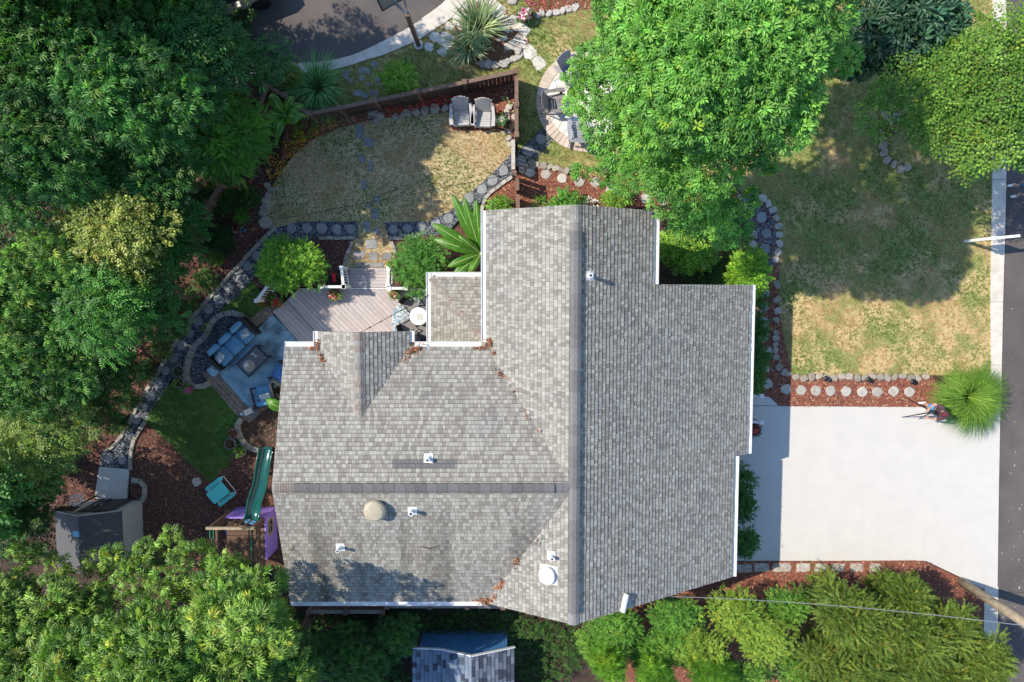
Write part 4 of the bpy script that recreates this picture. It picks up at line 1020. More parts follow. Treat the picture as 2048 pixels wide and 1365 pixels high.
litter('dry_leaves', 'dead leaves heaped where porch gutter meets the grey valley', [(V2(979,686,4.97),90,.05,.09,0),(V2(962,697,4.95),50,.1,.03,0),(V2(984,707,5.05),20,.05,.04,0)], 3)
litter('dry_leaves', 'thin trail of dead leaves down the long north valley', [(V2(1003,748,5.2),34,.05,.09,.5),(V2(1028,785,5.4),10,.04,.05,.5),(V2(1055,830,5.7),12,.03,.06,.5),(V2(1075,862,5.9),6,.03,.05,.5)], 4)
litter('dry_leaves', 'dead leaves at the west foot of the small rear gable', [(V2(636,690,4.95),50,.03,.09,0),(V2(625,697,4.95),40,.08,.02,0),(V2(645,718,5.03),40,.035,.08,.4)], 5)
for k, (a, b, f) in enumerate([((840,1092),(877,1090),fS),((576,1100),(590,1086),fS),((750,1165),(765,1148),fS)]):
    p, q = zon(*a, f), zon(*b, f); p.z += .05; q.z += .05; mid = (p+q)/2 + Vector((0, -.1, -.02))
    o = MB().tube([p, mid, q], [.012, .012, .006], 5)
    o.tube([mid, mid+Vector((.12, -.12, .02))], [.009, .004], 5)
    tag(o.build('twig', M['bark']), ['bent brown twig lying on the sunny south slope', 'thin twig on the roof edge above the playset', 'dark twig in the tree shadow on the roof'][k], 'twig')

# ================================================================ DECK
DZ = .36
deck = thing('deck', 'grey composite deck with diagonal boards behind the house', 'deck', (*G(720, 620), 0))
DL = Vector((*G(720, 620), 0))
def dp(o): o.parent = deck; o.matrix_parent_inverse = Matrix.Translation(-DL); return o
def boards(poly, ang, w, z1, name='deck_board', th=.03, gap=.008, m=None):
    c0 = centroid(poly); ca, sa = math.cos(ang), math.sin(ang)
    loc = [((x-c0[0])*ca+(y-c0[1])*sa, -(x-c0[0])*sa+(y-c0[1])*ca) for x, y in poly]
    v0, v1 = min(b for a, b in loc), max(b for a, b in loc); v = v0
    while v < v1:
        q = clip_convex([(-20, v+gap/2), (20, v+gap/2), (20, v+w-gap/2), (-20, v+w-gap/2)], loc)
        if q:
            q = [(c0[0]+a*ca-b*sa, c0[1]+a*sa+b*ca) for a, b in q]
            dp(MB().prism(q, z1-th, z1, .004).build(name, m or M['deck']))
        v += w
def GZ(pts, z): return [(P(a,b,z).x, P(a,b,z).y) for a, b in pts]
boards(GZ([(576,599),(598,577),(680,577),(680,716),(634,664)], DZ), R(-46), .145, DZ)
boards(GZ([(680,577),(858,577),(858,712),(680,716)], DZ), R(-46), .145, DZ)
boards(GZ([(574,601),(632,664),(650,716),(625,714),(545,624)], .19), R(-46), .145, .19)
st = GZ([(697,577),(776,577),(776,536),(697,536)], .25); xa, xb = st[0][0], st[1][0]; y0_, y1_ = st[0][1]+.03, st[2][1]
nbd = 6; bw = (y1_-y0_)/nbd
for k in range(nbd): dp(MB().box(((xa+xb)/2, y0_+bw*(k+.5), DZ-.05-.045*k), (xb-xa, bw-.008, .03)).build('stair_tread', M['deck']))
dp(MB().beam(P(576,599,DZ-.02), P(634,663,DZ-.02), .02, .07).build('edge_trim', M['white'])); dp(MB().beam(P(690,577,DZ), P(803,577,DZ), .03, .06).build('edge_trim', M['white']))
fr = MB()
fr.prism(GZ([(580,601),(600,580),(856,580),(856,710),(640,710),(636,666)], DZ), .02, DZ-.032, 0); fr.prism(GZ([(560,616),(574,604),(630,666),(640,712),(627,712)], .19), .02, .158, 0)
for k in range(nbd): fr.box(((xa+xb)/2, y0_+bw*(k+.5), (DZ-.07-.045*k)/2), (xb-xa-.02, bw-.012, DZ-.07-.045*k))
dp(fr.build('deck_frame', M['weather']))
def rail(a, b, za, zb, base_a, base_b, n, wd=.09):
    a, b = Vector((a[0], a[1], za)), Vector((b[0], b[1], zb)); o = dp(MB().beam(a, b, wd, .05).build('railing', M['white'])); MB().beam(a-Vector((0,0,za-base_a-.1)), b-Vector((0,0,zb-base_b-.1)), .05, .05).build('bottom_rail', M['white'], o)
    for p, zz, bb in ((a, za, base_a), (b, zb, base_b)): MB().box((p.x, p.y, (zz+bb)/2), (.1, .1, zz-bb+.02)).box((p.x, p.y, zz+.035), (.14, .14, .03)).build('rail_post', M['white'], o)
    for k in range(1, n): q = a.lerp(b, k/n); bb = base_a+(base_b-base_a)*k/n; MB().box((q.x, q.y, (q.z+bb)/2), (.035, .035, q.z-bb-.06)).build('baluster', M['white'], o)
g2 = lambda px, py, z: (P(px,py,z).x, P(px,py,z).y)
rail(g2(640,574,1.25), g2(688,574,1.25), 1.25, 1.25, DZ, DZ, 7); rail(g2(687,573.5,1.25), g2(683,536,.98), 1.25, .98, DZ, .1, 7)
rail(g2(776,571,1.25), g2(777,537,.98), 1.25, .98, DZ, .1, 7); rail(g2(778,577,1.25), g2(812,577,1.25), 1.25, 1.25, DZ, DZ, 5)
rail(g2(513,602,1.15), g2(536,571,1.15), 1.15, 1.15, .05, .05, 6)
# ================================================================ FENCES
def fence(label, tops, h, seed, pick=.14, post_ok=None, rail_m='fence_top', z_add=0.0, cap=True, inner=1):
    """picket fence; tops are photo pixels of the top rail at height h"""
    pts = [P(a, b, h) for a, b in tops]; rg = random.Random(seed)
    t = thing('fence', label, 'fence', (pts[0].x, pts[0].y, 0)); o0 = Vector((pts[0].x, pts[0].y, 0))
    for i, p in enumerate(pts):
        if post_ok and not post_ok[i]: continue
        q = p - o0; MB().box((q.x, q.y, (h+.06)/2), (.12, .12, h+.06)).box((q.x, q.y, h+.075), (.17, .17, .035)).build('post', M['fence_top'], t)
    for i in range(len(pts)-1):
        a, b = pts[i]-o0, pts[i+1]-o0; d = (b-a); L = d.length; d.normalize(); s = Vector((-d.y, d.x, 0))*.03*inner
        a2, b2 = a + d*.065, b - d*.065
        MB().beam(a2+Vector((0,0,.0)), b2+Vector((0,0,0)), .13, .035).build('top_rail', M[rail_m], t)
        for z in (-.16, -h+.22): MB().beam(a2-s*1.2+Vector((0,0,z)), b2-s*1.2+Vector((0,0,z)), .04, .08).build('rail', M['fence'], t)
        n = max(1, int((L-.14)/pick)); w = (L-.14)/n
        for k in range(n):
            c = a2 + d*(w*(k+.5)) + s*.3
            MB().box((0,0,0), (w-(.004 if seed in (2, 4) else .014), .02, h-.1)).build('picket', M['fence'], t, loc=(c.x, c.y, (h-.1)/2+.03+rg.uniform(-.01,.01)), rz=math.atan2(d.y, d.x))
    return t
fence('long brown picket fence behind the grey garden chairs', [(619,228),(679,216),(750.6,201),(836,184),(929,165),(1031,143.5)], 1.2, 1)
fence('brown fence running toward the house roof beside the round patio', [(1033,148),(1033,210),(1033,270)], 1.2, 2, inner=-1, post_ok=[0,1,1])
fence('low narrow gate of pale worn boards over the gravel path', [(1026,276),(1026.5,343)], 1.0, 3, rail_m='pale_stone', post_ok=[0,0], inner=-1)
fence('brown fence piece between gravel path gate and house roof', [(1028,347),(1034,352),(1035,385),(1036,424)], 1.2, 4, inner=-1, post_ok=[1,0,0,0])
fence('dark fence corner behind the small banana plant', [(619,230),(569,192),(535,172),(517,221),(492,268)], 1.2, 5, post_ok=[0,1,1,1,1])
fence('dark fence half buried in shrubs beside the terracotta pots', [(440,372),(418,406),(401,432),(372,490)], 1.3, 6)
fence('weathered wooden fence under the house gutter on the south side', [(618,1224),(692,1224),(766,1224)], 1.5, 7, rail_m='weather')
fence('second weathered fence section above the blue shed', [(775,1213),(860,1213),(935,1213),(1006,1214)], 1.5, 8, rail_m='weather')
gt = thing('wooden_gate', 'red brown wooden gate under the roof edge by the hedge', 'gate', (*g2(1283,1205,1.4), 0))
ga, gb_ = P(1258,1212,1.4), P(1300,1196,1.4); d = gb_-ga
for k in range(8):
    c = ga + d*((k+.5)/8) - gt.location; MB().box((c.x, c.y, .72), (d.length/8-.012, .03, 1.36), math.atan2(d.y, d.x)).build('board', M['play_wood'], gt)
for z in (.3, 1.2): MB().beam(ga-gt.location-Vector((0,.035,1.4-z)), gb_-gt.location-Vector((0,.035,1.4-z)), .03, .09).build('rail', M['play_wood'], gt)
q = P(1305,1197,1.5)-gt.location; MB().box((q.x, q.y, .75), (.13,.13,1.5)).build('post', M['pole_wood'], gt)

# ================================================================ GARDEN CHAIRS
def adirondack(label, px, py, rz, m, group=None, z=.078, s=1.0):
    p = P(px, py, .4); t = thing('garden_chair', label, 'chair', (p.x, p.y, z), rz, group); t.scale = (s, s, s)
    for k in range(6): MB().box((0, -.36+.088*k, .375-.021*k), (.5, .08, .022), rx=R(-12)).build('seat_slat', m, t)
    MB().box((0, -.41, .33), (.5, .024, .1), rx=R(-15)).build('seat_slat', m, t)
    for k in range(6):
        u = (k-2.5)/2.5; top = .98 - .09*u*u; x0, x1 = u*.19, u*.255
        vs = []
        for x, z_, y, w in ((x0, .25, .13, .036), (x1, top, .13+(top-.25)*.42, .049)):
            for dx_, dy_ in ((-w, -.011), (w, -.011), (w, .011), (-w, .011)): vs.append((x+dx_, y+dy_, z_ - (.03*abs(u) if z_ > .5 and dx_*u > 0 else 0)))
        MB().add(vs, [(3,2,1,0),(4,5,6,7),(0,1,5,4),(1,2,6,5),(2,3,7,6),(3,0,4,7)]).build('back_slat', m, t)
    MB().box((0, .33, .68), (.5, .03, .06)).build('back_brace', m, t)
    for sx in (-1, 1):
        a = MB(); pts = [(sx*.29,-.42),(sx*.42,-.42),(sx*.43,-.2),(sx*.37,.3),(sx*.29,.3),(sx*.3,-.1)]
        a.prism(pts, .555, .58, 0, True); a.build('arm', m, t)
        MB().box((sx*.315, -.3, .278), (.035, .1, .555)).build('leg', m, t)
        MB().beam((sx*.275, -.42, .3), (sx*.275, .48, .05), .03, .11).build('leg', m, t)
        MB().beam((sx*.335, .27, .555), (sx*.29, .32, .25), .03, .05).build('arm_support', m, t)
    return t
adirondack('pale grey slatted garden chair beside the red flowers by fence', 923, 228, R(3), M['grey_wood'], 'grey garden chairs')
adirondack('pale grey slatted garden chair next to the white flower pot', 967, 231, R(-2), M['grey_wood'], 'grey garden chairs')
adirondack('brown weathered slatted chair on the round patio beside fence shadow', 1106, 206, R(94), M['weather'], 'round patio chairs', z=.1)
adirondack('slate grey slatted chair on the lower rim of round patio', 1157, 268, R(178), M['slate_chair'], 'round patio chairs', z=.1)
adirondack('dark chair at the upper rim of round patio half under leaves', 1138, 139, R(38), M['slate_chair'], 'round patio chairs', z=.1)

# ================================================================ PATIO SEATING
def cushion(name, size, m, parent, loc, rx=0.0, rz=0.0, puff=.25):
    a, b, c = size[0]/2, size[1]/2, size[2]/2; mb = MB(); n = 6
    V = []
    for s in (1, -1):
        for i in range(n+1):
            for j in range(n+1):
                u, v = i/n*2-1, j/n*2-1; e = (1-abs(u)**4)*(1-abs(v)**4)
                k = 1 - .06*(abs(u)**6*abs(v)**6)
                V.append((a*u*k, b*v*k, s*c*((1-puff)*.75*min(1,e*6) + puff*e + .02)))
    N1 = (n+1)**2; Fc = []
    for i in range(n):
        for j in range(n):
            q = i*(n+1)+j; Fc.append((q, q+n+1, q+n+2, q+1)); Fc.append((N1+q, N1+q+1, N1+q+n+2, N1+q+n+1))
    for i in range(n):
        for p_, q_ in ((i, i+1), (n*(n+1)+i+1, n*(n+1)+i), ((i+1)*(n+1), i*(n+1)), (i*(n+1)+n, (i+1)*(n+1)+n)): Fc.append((p_, q_, N1+q_, N1+p_))
    mb.add([Matrix.Rotation(rz,4,'Z') @ (Matrix.Rotation(rx,4,'X') @ Vector(v)) for v in V], Fc)
    return mb.build(name, m, parent, loc=loc, smooth=True)
PZ = .088
p = P(466, 687, .4); sofa = thing('sofa', 'blue cushioned three seat outdoor sofa on the patio', 'sofa', (p.x, p.y, PZ), R(44))
MB().box((0,.02,.2), (1.78,.74,.12)).build('frame', M['wicker'], sofa); MB().box((0,.39,.4), (1.78,.07,.5)).build('back_frame', M['wicker'], sofa)
for sx in (-1,1):
    MB().box((sx*.93,.0,.33), (.08,.82,.5)).box((sx*.93,-.02,.59), (.11,.84,.03)).build('arm', M['wicker'], sofa)
    for y in (-.3,.36): MB().box((sx*.82,y,.07), (.06,.06,.15)).build('leg', M['black'], sofa)
for k in range(3):
    cushion('seat_cushion', (.575,.62,.16), M['blue_cushion'], sofa, ((k-1)*.58,-.07,.33)); cushion('back_cushion', (.575,.17,.4), M['blue_cushion'], sofa, ((k-1)*.58,.27,.56), rx=R(-14))
for k, (a, b, r_, lb) in enumerate([(487,663,20,'patterned white throw pillow on the sofa end by the pavers'), (437,712,18,'patterned white throw pillow on the sofa end by the side table')]):
    c = P(a+3, b+3, .56); tag(cushion('throw_pillow', (.36,.36,.13), M['pillow'], None, (c.x, c.y, .60), rx=R(-25), rz=R(30+k*25)), lb, 'pillow', 'patterned patio pillows')
p = P(506, 722, .45); tb = thing('coffee_table', 'dark slatted coffee table on the blue patio', 'table', (p.x, p.y, PZ), R(44))
for k in range(8): MB().box((0, -.245+.07*k, .41), (.94, .062, .02)).build('slat', M['table_slat'], tb)
for s in (-1,1):
    MB().box((0, s*.305, .405), (1.04, .05, .035)).build('frame_side', M['black'], tb); MB().box((s*.495, 0, .405), (.05, .56, .035)).build('frame_side', M['black'], tb)
    for y in (-.27,.27): MB().box((s*.47, y, .195), (.05,.05,.39)).build('leg', M['black'], tb)
p = P(498, 732, .53); tray = thing('serving_tray', 'round tray with striped wood on the coffee table', 'tray', (p.x, p.y, PZ+.421))
MB().lathe([(.2,0),(.215,.035),(.2,.035),(.195,.012),(.001,.012)], n=28).build('rim', M['tarp'], tray)
for k in range(5): l = math.sqrt(max(0,.185**2-(-.005+.04*k)**2))*1.9; MB().box((-.005+.04*k, 0, .02), (.03, l, .014), 0).build('slat', M['pole_wood'], tray)
MB().lathe([(.001,.013),(.09,.014),(.085,.05),(.001,.06)], (-.1,.02,0), 12).build('dish', M['pillow'], tray)
for k, (a, b) in enumerate([(506.5,708),(512,712)]):
    c = P(a, b, .53); tag(MB().lathe([(.03,0),(.042,.1),(.036,.1),(.03,.02),(.001,.02)], n=14).build('drinking_glass', M['white_metal'], loc=(c.x, c.y, PZ+.421)), ['small glass on the coffee table farther from the tray', 'small glass on the coffee table closer to the road side corner'][k], 'glass', 'glasses on the coffee table')
p = P(429, 741, .48); sd = thing('side_table', 'small rounded square side table beside the sofa arm', 'table', (p.x, p.y, PZ), R(40))
rs_pts = [(math.copysign(abs(math.cos(a))**.4, math.cos(a))*.23, math.copysign(abs(math.sin(a))**.4, math.sin(a))*.21) for a in np.linspace(0, 2*math.pi, 25)[:-1]]
MB().prism(rs_pts, .43, .46, .006, True).build('table_top', M['table_slat'], sd); MB().prism([(x*.86,y*.86) for x,y in rs_pts], .46, .464, 0).build('inlay', M['blue_slab'], sd)
for a in range(4): MB().tube([(.15*math.cos(a*1.571+.78), .15*math.sin(a*1.571+.78), .43), (.19*math.cos(a*1.571+.78), .19*math.sin(a*1.571+.78), 0)], .014, 6).build('leg', M['black'], sd)
c = P(428, 737, .6); cup = thing('mug', 'pale blue mug and saucer on the side table', 'mug', (c.x, c.y, PZ+.464)); MB().lathe([(.05,0),(.06,.1),(.05,.1),(.045,.02),(.001,.02)], n=14).build('cup', M['rug'], cup); MB().lathe([(.001,0),(.04,.0),(.04,.012),(.001,.012)], (-.05,-.07,0), 12).build('saucer', M['white'], cup)
def lounge(label, px, py, rz, cm):
    p = P(px, py, .35); t = thing('patio_chair', label, 'chair', (p.x, p.y, PZ), rz, 'blue patio chairs')
    MB().box((0,.02,.2), (.66,.66,.08)).build('frame', M['wicker'], t)
    for s in (-1,1):
        MB().box((s*.36,0,.52), (.07,.72,.03)).box((s*.36,-.3,.25), (.05,.05,.5)).box((s*.36,.3,.25), (.05,.05,.5)).build('arm', M['wicker'], t)
    MB().box((0,.36,.5), (.66,.05,.5), rx=R(-12)).build('back_frame', M['wicker'], t)
    cushion('seat_cushion', (.62,.62,.14), cm, t, (0,-.03,.31)); cushion('back_cushion', (.6,.16,.46), cm, t, (0,.27,.56), rx=R(-16)); return t
lounge('blue cushioned patio chair with pillow beside the hexagon stool', 530, 789, R(193), M['blue_cushion']); lounge('navy cushioned patio chair half under the roof edge', 567, 748, R(236), M['navy_cushion'])
c = P(531, 795, .55); tag(cushion('throw_pillow', (.38,.3,.12), M['pillow'], None, (c.x, c.y, .60), rx=R(20), rz=R(15)), 'patterned white pillow on the blue patio chair', 'pillow', 'patterned patio pillows')
p = P(508, 826, .45); stl = thing('stool', 'dark hexagonal side stool at the turf corner', 'stool', (p.x, p.y, .09))
hexa = [(math.cos(a)*.19, math.sin(a)*.19) for a in np.linspace(0, 2*math.pi, 7)[:-1]]
MB().prism(hexa, .4, .43, .006, True).build('seat', M['table_slat'], stl)
for x, y in hexa[::2]: MB().tube([(x*.8,y*.8,.4),(x*.9,y*.9,0)], .014, 6).build('leg', M['black'], stl)
rng = np.random.default_rng(8); tw = MB(); n = 7
p = P(498, 823, .5); V = [((i/n-.5)*.34, (j/n-.5)*.2, .03*math.sin(i*1.9)+.02*math.sin(j*2.7+i)) for i in range(n+1) for j in range(n+1)]
tw.add(V, [(i*(n+1)+j, (i+1)*(n+1)+j, (i+1)*(n+1)+j+1, i*(n+1)+j+1) for i in range(n) for j in range(n)]); tw.add([(x,y,z-.03) for x,y,z in V], [(i*(n+1)+j, i*(n+1)+j+1, (i+1)*(n+1)+j+1, (i+1)*(n+1)+j) for i in range(n) for j in range(n)])
tag(tw.build('towel', M['flag'], loc=(p.x, p.y, .575), rz=R(25)), 'crumpled pale towel lying over the hexagonal stool', 'towel')
p = P(483, 829, .15); orn = thing('garden_ornament', 'small blue and white garden ornament by block edging', 'ornament', (p.x, p.y, .08)); MB().lathe([(.001,0),(.06,0),(.07,.05),(.04,.1),(.001,.12)], n=12).build('body', M['pot_blue'], orn); MB().lathe([(.001,.1),(.04,.12),(.045,.16),(.001,.2)], (.02,.03,0), 12).build('head', M['white'], orn)

# ================================================================ DECK DINING
p = P(838, 640, DZ); rug = tag(MB().lathe([(.001,.0),(.98,0),(.98,.012),(.001,.012)][1:3]+[(.001,.0125)], n=40).build('rug', M['rug'], loc=(p.x, p.y-.05, DZ+.002)), 'round blue and white patterned rug under the deck dining set', 'rug')
p = P(837.5, 633, 1.1); bt = thing('bistro_table', 'small round white table on the deck', 'table', (p.x, p.y, DZ+.013))
MB().lathe([(.29,.70),(.315,.71),(.315,.735),(.3,.742),(.001,.742)], n=36).build('table_top', M['white'], bt); MB().lathe([(.24,0),(.22,.03),(.04,.05),(.035,.7)], n=16).build('pedestal', M['black'], bt)
c = P(838.5, 634, 1.12); mosa = thing('trivet', 'small square patterned trivet centred on the white table', 'trivet', (c.x, c.y, DZ+.013+.742)); MB().box((0,0,.006), (.22,.22,.012)).build('base', M['white'], mosa)
for i in range(5):
    for j in range(5): MB().box((-.084+.042*i, -.084+.042*j, .014), (.026,.026,.006), R(45)).build('tile', M['paver' if (i+j) % 2 else 'tan_metal'], mosa)
def dining(label, px, py, rz):
    p = P(px, py, DZ+.45); t = thing('dining_chair', label, 'chair', (p.x, p.y, DZ+.013), rz, 'black deck dining chairs')
    MB().box((0,0,.43), (.46,.46,.025)).build('seat', M['sling'], t)
    b = MB(); n = 6
    for k in range(n):
        a0, a1 = (k/n-.5)*1.5, ((k+1)/n-.5)*1.5
        q = [(math.sin(a)*.3, .04+math.cos(a)*.22, z) for a, z in ((a0,.42),(a1,.42),(a1,.88),(a0,.88))]; q = [(x, y+(z-.42)*.22, z) for x, y, z in q]
        b.add(q + [(x*.93, y-.03, z) for x, y, z in q], [(0,1,2,3),(7,6,5,4),(3,2,6,7),(0,4,5,1)])
    b.build('backrest', M['wicker'], t)
    for s in (-1,1):
        MB().tube([(s*.27,.22,.62),(s*.29,0,.65),(s*.28,-.25,.63)], .022, 7).build('arm', M['slate_chair'], t)
        MB().tube([(s*.28,-.25,.63),(s*.25,-.24,0)], .017, 7).build('leg', M['black'], t); MB().tube([(s*.24,.2,.45),(s*.26,.3,0)], .017, 7).build('leg', M['black'], t)
    return t
dining('black dining chair pulled up beside the red flower basket', 820, 610, R(42)); dining('black dining chair with its back to the sunny deck boards', 816, 652, R(120))
dining('black dining chair tucked by the white porch gutter', 858, 608, R(-38)); dining('black dining chair on the rug nearest the small gable corner', 846, 664, R(212))

# ================================================================ POTS AND FLOWERS
RD = [(.55,.02,.03),(.4,.01,.02),(.65,.06,.05)]; RW = RD + [(.7,.55,.5),(.6,.2,.25)]; PK = [(.7,.06,.28),(.6,.04,.2),(.75,.2,.4)]; WH = [(.75,.75,.7)]; YE = [(.75,.36,.01),(.7,.28,.01),(.8,.45,.03)]; OR = [(.75,.12,.02),(.65,.06,.02)]
GA, GB = (.035,.11,.02), (.10,.24,.045)
pot('flower_pot', 'red and white flowers in a box on the deck near the steps', 668, 590, .2, .3, M['pot_dark'], 1, (GA,GB), (70,.045,RW), DZ, spread=1.35, nleaf=60)
pot('flower_pot', 'red and white flowers in a basket beside the dining chair', 789, 589, .17, .28, M['pot_dark'], 2, (GA,GB), (40,.04,RW), DZ, spread=1.3)
pot('flower_pot', 'dark red geraniums in a pot at the deck corner', 553, 605, .17, .3, M['pot_grey'], 3, (GA,GB), (110,.06,RD), .2, spread=1.5)
pot('flower_pot', 'grey pot with sparse plant under the round green shrub', 541, 595, .18, .42, M['pot_grey'], 4, ((.06,.09,.02),(.14,.14,.03)), None, .09, nleaf=14)
pot('flower_pot', 'orange flecked coleus by the short white railing', 526, 603, .15, .3, M['pot_dark'], 5, ((.07,.1,.02),(.2,.16,.03)), (60,.022,OR), .09, spread=1.5)
pot('flower_pot', 'large dark pot holding a red sign by the stair railing', 668, 560, .2, .4, M['pot_dark'], 6, ((.02,.03,.02),(.05,.06,.03)), None, .08, nleaf=10)
p = P(666.5, 554, .85); sg = thing('garden_sign', 'small red sign with white lettering stuck in a dark pot', 'sign', (p.x, p.y-.03, .4), R(-10)); MB().box((0,0,.37), (.14,.03,.38), rx=R(-48)).build('board', M['sign_red'], sg); MB().tube([(0,.0,0),(0,.02,.36)], .012, 6).build('stake', M['pole_wood'], sg)
pot('flower_pot', 'grey pot with small herbs on the turf edge by the path', 355, 744, .2, .42, M['pot_grey'], 7, ((.03,.06,.02),(.08,.1,.03)), None, .076, nleaf=12)
pot('flower_pot', 'grey pot with orange and green plant beside the pink flowers', 356, 766, .19, .38, M['pot_grey'], 8, (GA,(.14,.2,.04)), (8,.03,OR), .076, nleaf=14)
pot('flower_pot', 'bright pink flowers in a pot on the turf', 378, 779, .17, .25, M['pot_grey'], 9, (GA,GB), (170,.04,PK), .076, spread=1.3)
pot('flower_pot', 'slate pot of dark red leaves, topmost of three by the bed', 466, 868, .175, .36, M['pot_grey'], 10, ((.05,.03,.02),(.1,.05,.03)), None, .076, nleaf=10)
pot('flower_pot', 'slate pot with reddish twigs, middle of three by the turf', 459, 889, .19, .38, M['pot_grey'], 11, ((.06,.03,.02),(.12,.07,.04)), None, .076, nleaf=10)
pot('flower_pot', 'slate pot of green and red lettuce like leaves by the slide', 479, 902, .22, .36, M['pot_grey'], 12, (GA,(.12,.26,.04)), (8,.03,OR), .076, nleaf=26, leafsize=.15, tpl='broad')
pot('flower_pot', 'white petunias in a round pot beside the grey garden chair', 1003, 242, .18, .32, M['pot_grey'], 13, (GA,(.12,.28,.05)), (30,.05,WH), .07, spread=1.1)
pot('flower_pot', 'pink and white flowers spilling over a bowl by the cream flagstones', 1050, 30, .27, .25, M['pot_dark'], 14, (GA,(.12,.24,.05)), (150,.05,PK+WH+[(.8,.4,.5)]), .07, spread=1.4, nleaf=90)
pot('flower_pot', 'crimson flowers in a pot at the garage walkway', 1509, 860, .22, .45, M['pot_dark'], 15, ((.02,.06,.015),(.05,.12,.03)), (90,.045,RD+[(.6,.1,.2)]), .055, spread=1.2)
pot('flower_pot', 'tiny terracotta pot lying in the shaded garden bed', 461, 455, .07, .12, M['terracotta'], 16, None, None, .07); pot('flower_pot', 'second tiny terracotta pot next to the blue pot', 480, 455, .055, .12, M['terracotta'], 17, None, None, .07); pot('flower_pot', 'small sky blue pot in the shaded garden bed', 485.5, 460.5, .07, .14, M['pot_blue'], 18, None, None, .07)
pot('flower_pot', 'empty dark round bucket by the fence corner', 1019, 251, .16, .3, M['pot_dark'], 19, None, None, .07)
flower_bed('flower_bed', 'pink and white begonias beside the small blue pot', [(470,468,.17),(478,474,.16),(466,476,.13)], PK+[(.7,.4,.35)], 1, 60, .03)
flower_bed('flower_bed', 'yellow black eyed daisies along the brown lawn by the banana', [(560,330,.22),(572,318,.24),(585,302,.24),(597,290,.22),(610,280,.22),(548,345,.2),(553,360,.2),(565,345,.2),(628,270,.2),(642,262,.2),(655,252,.2),(664,245,.18),(600,275,.2),(545,322,.15)], YE, 2, 330, .028, (.015,.04,.012), (.04,.08,.02), per=110)
flower_bed('flower_bed', 'bright orange red zinnias along the brown fence', [(770,222,.2),(783,216,.2),(796,223,.15),(825,214,.17),(840,208,.2),(852,203,.22),(868,207,.2),(884,203,.2),(895,198,.2),(905,200,.14)], OR+RD, 3, 260, .03, (.03,.07,.02), (.07,.14,.03))
flower_bed('flower_bed', 'small red flower clumps in the shaded mulch strip', [(448,521,.1),(455,525,.09),(398,578,.1),(405,572,.07),(370,615,.1)], RD, 4, 40, .03, per=70)
flower_bed('flower_bed', 'dark pink flowers behind the boxwood at the left forest edge', [(345,640,.12),(350,655,.1),(300,730,.12),(310,690,.1)], RD, 5, 26, .03, per=70)
flower_bed('flower_bed', 'white edged variegated plant at the fence foot', [(682,240,.2),(694,236,.22),(706,240,.18),(690,246,.16)], WH, 6, 10, .02, (.10,.2,.06), (.3,.4,.2), per=200, size=.08)
flower_bed('flower_bed', 'bright lime sweet potato vine under the small banana', [(600,262,.22),(612,258,.22),(590,272,.2),(622,252,.18),(583,285,.18),(608,272,.2)], YE, 7, 6, .02, (.07,.2,.02), (.16,.34,.04), per=150, size=.16, tpl='broad')
flower_bed('flower_bed', 'white begonias at the house corner under the ridge end', [(1180,403,.16),(1190,405,.15),(1172,406,.1)], WH, 8, 45, .035)
flower_bed('flower_bed', 'small fresh green plants with pale blooms in the fence corner', [(1006,190,.13),(1012,195,.1),(1026,208,.07),(1026,218,.08)], WH, 9, 12, .03, (.12,.24,.05), (.25,.4,.1))
flower_bed('flower_bed', 'pink edged flower bed at the top of the lawn', [(1060,15,.2),(1085,8,.2),(1110,5,.2),(1135,2,.2)], PK+OR, 10, 50, .03, (.07,.05,.03), (.16,.12,.05))

# ================================================================ PLAY AREA
p = P(437, 986, .5); kt = thing('kids_picnic_table', 'turquoise childrens picnic table with two benches on mulch', 'table', (p.x, p.y, .07), R(38))
def rrect(a, b, r_=.06, n=4):
    out = []
    for cx, cy, a0 in ((a-r_,b-r_,0),(-a+r_,b-r_,1.571),(-a+r_,-b+r_,3.142),(a-r_,-b+r_,4.712)):
        for k in range(n+1): t = a0+1.571*k/n; out.append((cx+r_*math.cos(t), cy+r_*math.sin(t)))
    return out
MB().prism(rrect(.37,.25), .46, .495, .012, True).build('table_top', M['turquoise'], kt)
for s in (-1,1):
    MB().prism([(x,y+s*.36) for x,y in rrect(.38,.085,.07)], .26, .295, .012, True).build('bench', M['turquoise'], kt)
    MB().tube([(s*.3,-.4,0),(s*.28,-.36,.26),(s*.25,-.1,.46),(s*.25,.1,.46),(s*.28,.36,.26),(s*.3,.4,0)], .016, 7).build('leg_frame', M['white_metal'], kt)
MB().tube([(.47,-.36,.3),(.47,.36,.3)], .014, 7).tube([(.47,-.36,.3),(.3,-.36,.27)], .012, 6).tube([(.47,.36,.3),(.3,.36,.27)], .012, 6).build('handle_bar', M['white_metal'], kt)
pw0, pw1 = P(451,1035,1.22), P(531,1036,1.22); px0, px1, pyN = pw0.x, pw1.x, pw0.y; pyS = P(500,1120,1.22).y; PH = 1.22
ps = thing('playhouse', 'wooden play fort with purple walls and open beams beside house', 'playset', ((px0+px1)/2, (pyN+pyS)/2, .06)); PO = Vector(ps.location)
def lp(x, y, z): return (x-PO.x, y-PO.y, z)
xm = (px0+px1)/2; ym_ = (pyN+pyS)/2; xw = P(420,1050,2.3).x
MB().box(lp(xm, pyN, PH/2), (px1-px0, .05, PH)).build('wall', M['purple'], ps)
ew = MB(); wy0, wy1, wz0, wz1 = pyN-.75, pyN-.2, .45, 1.0
for y0, y1, z0, z1 in ((pyS,wy0,0,PH),(wy1,pyN-.03,0,PH),(wy0,wy1,0,wz0),(wy0,wy1,wz1,PH)): ew.box(lp(px1, (y0+y1)/2, (z0+z1)/2), (.05, abs(y1-y0), z1-z0))
pwall = ew.build('wall', M['purple'], ps)
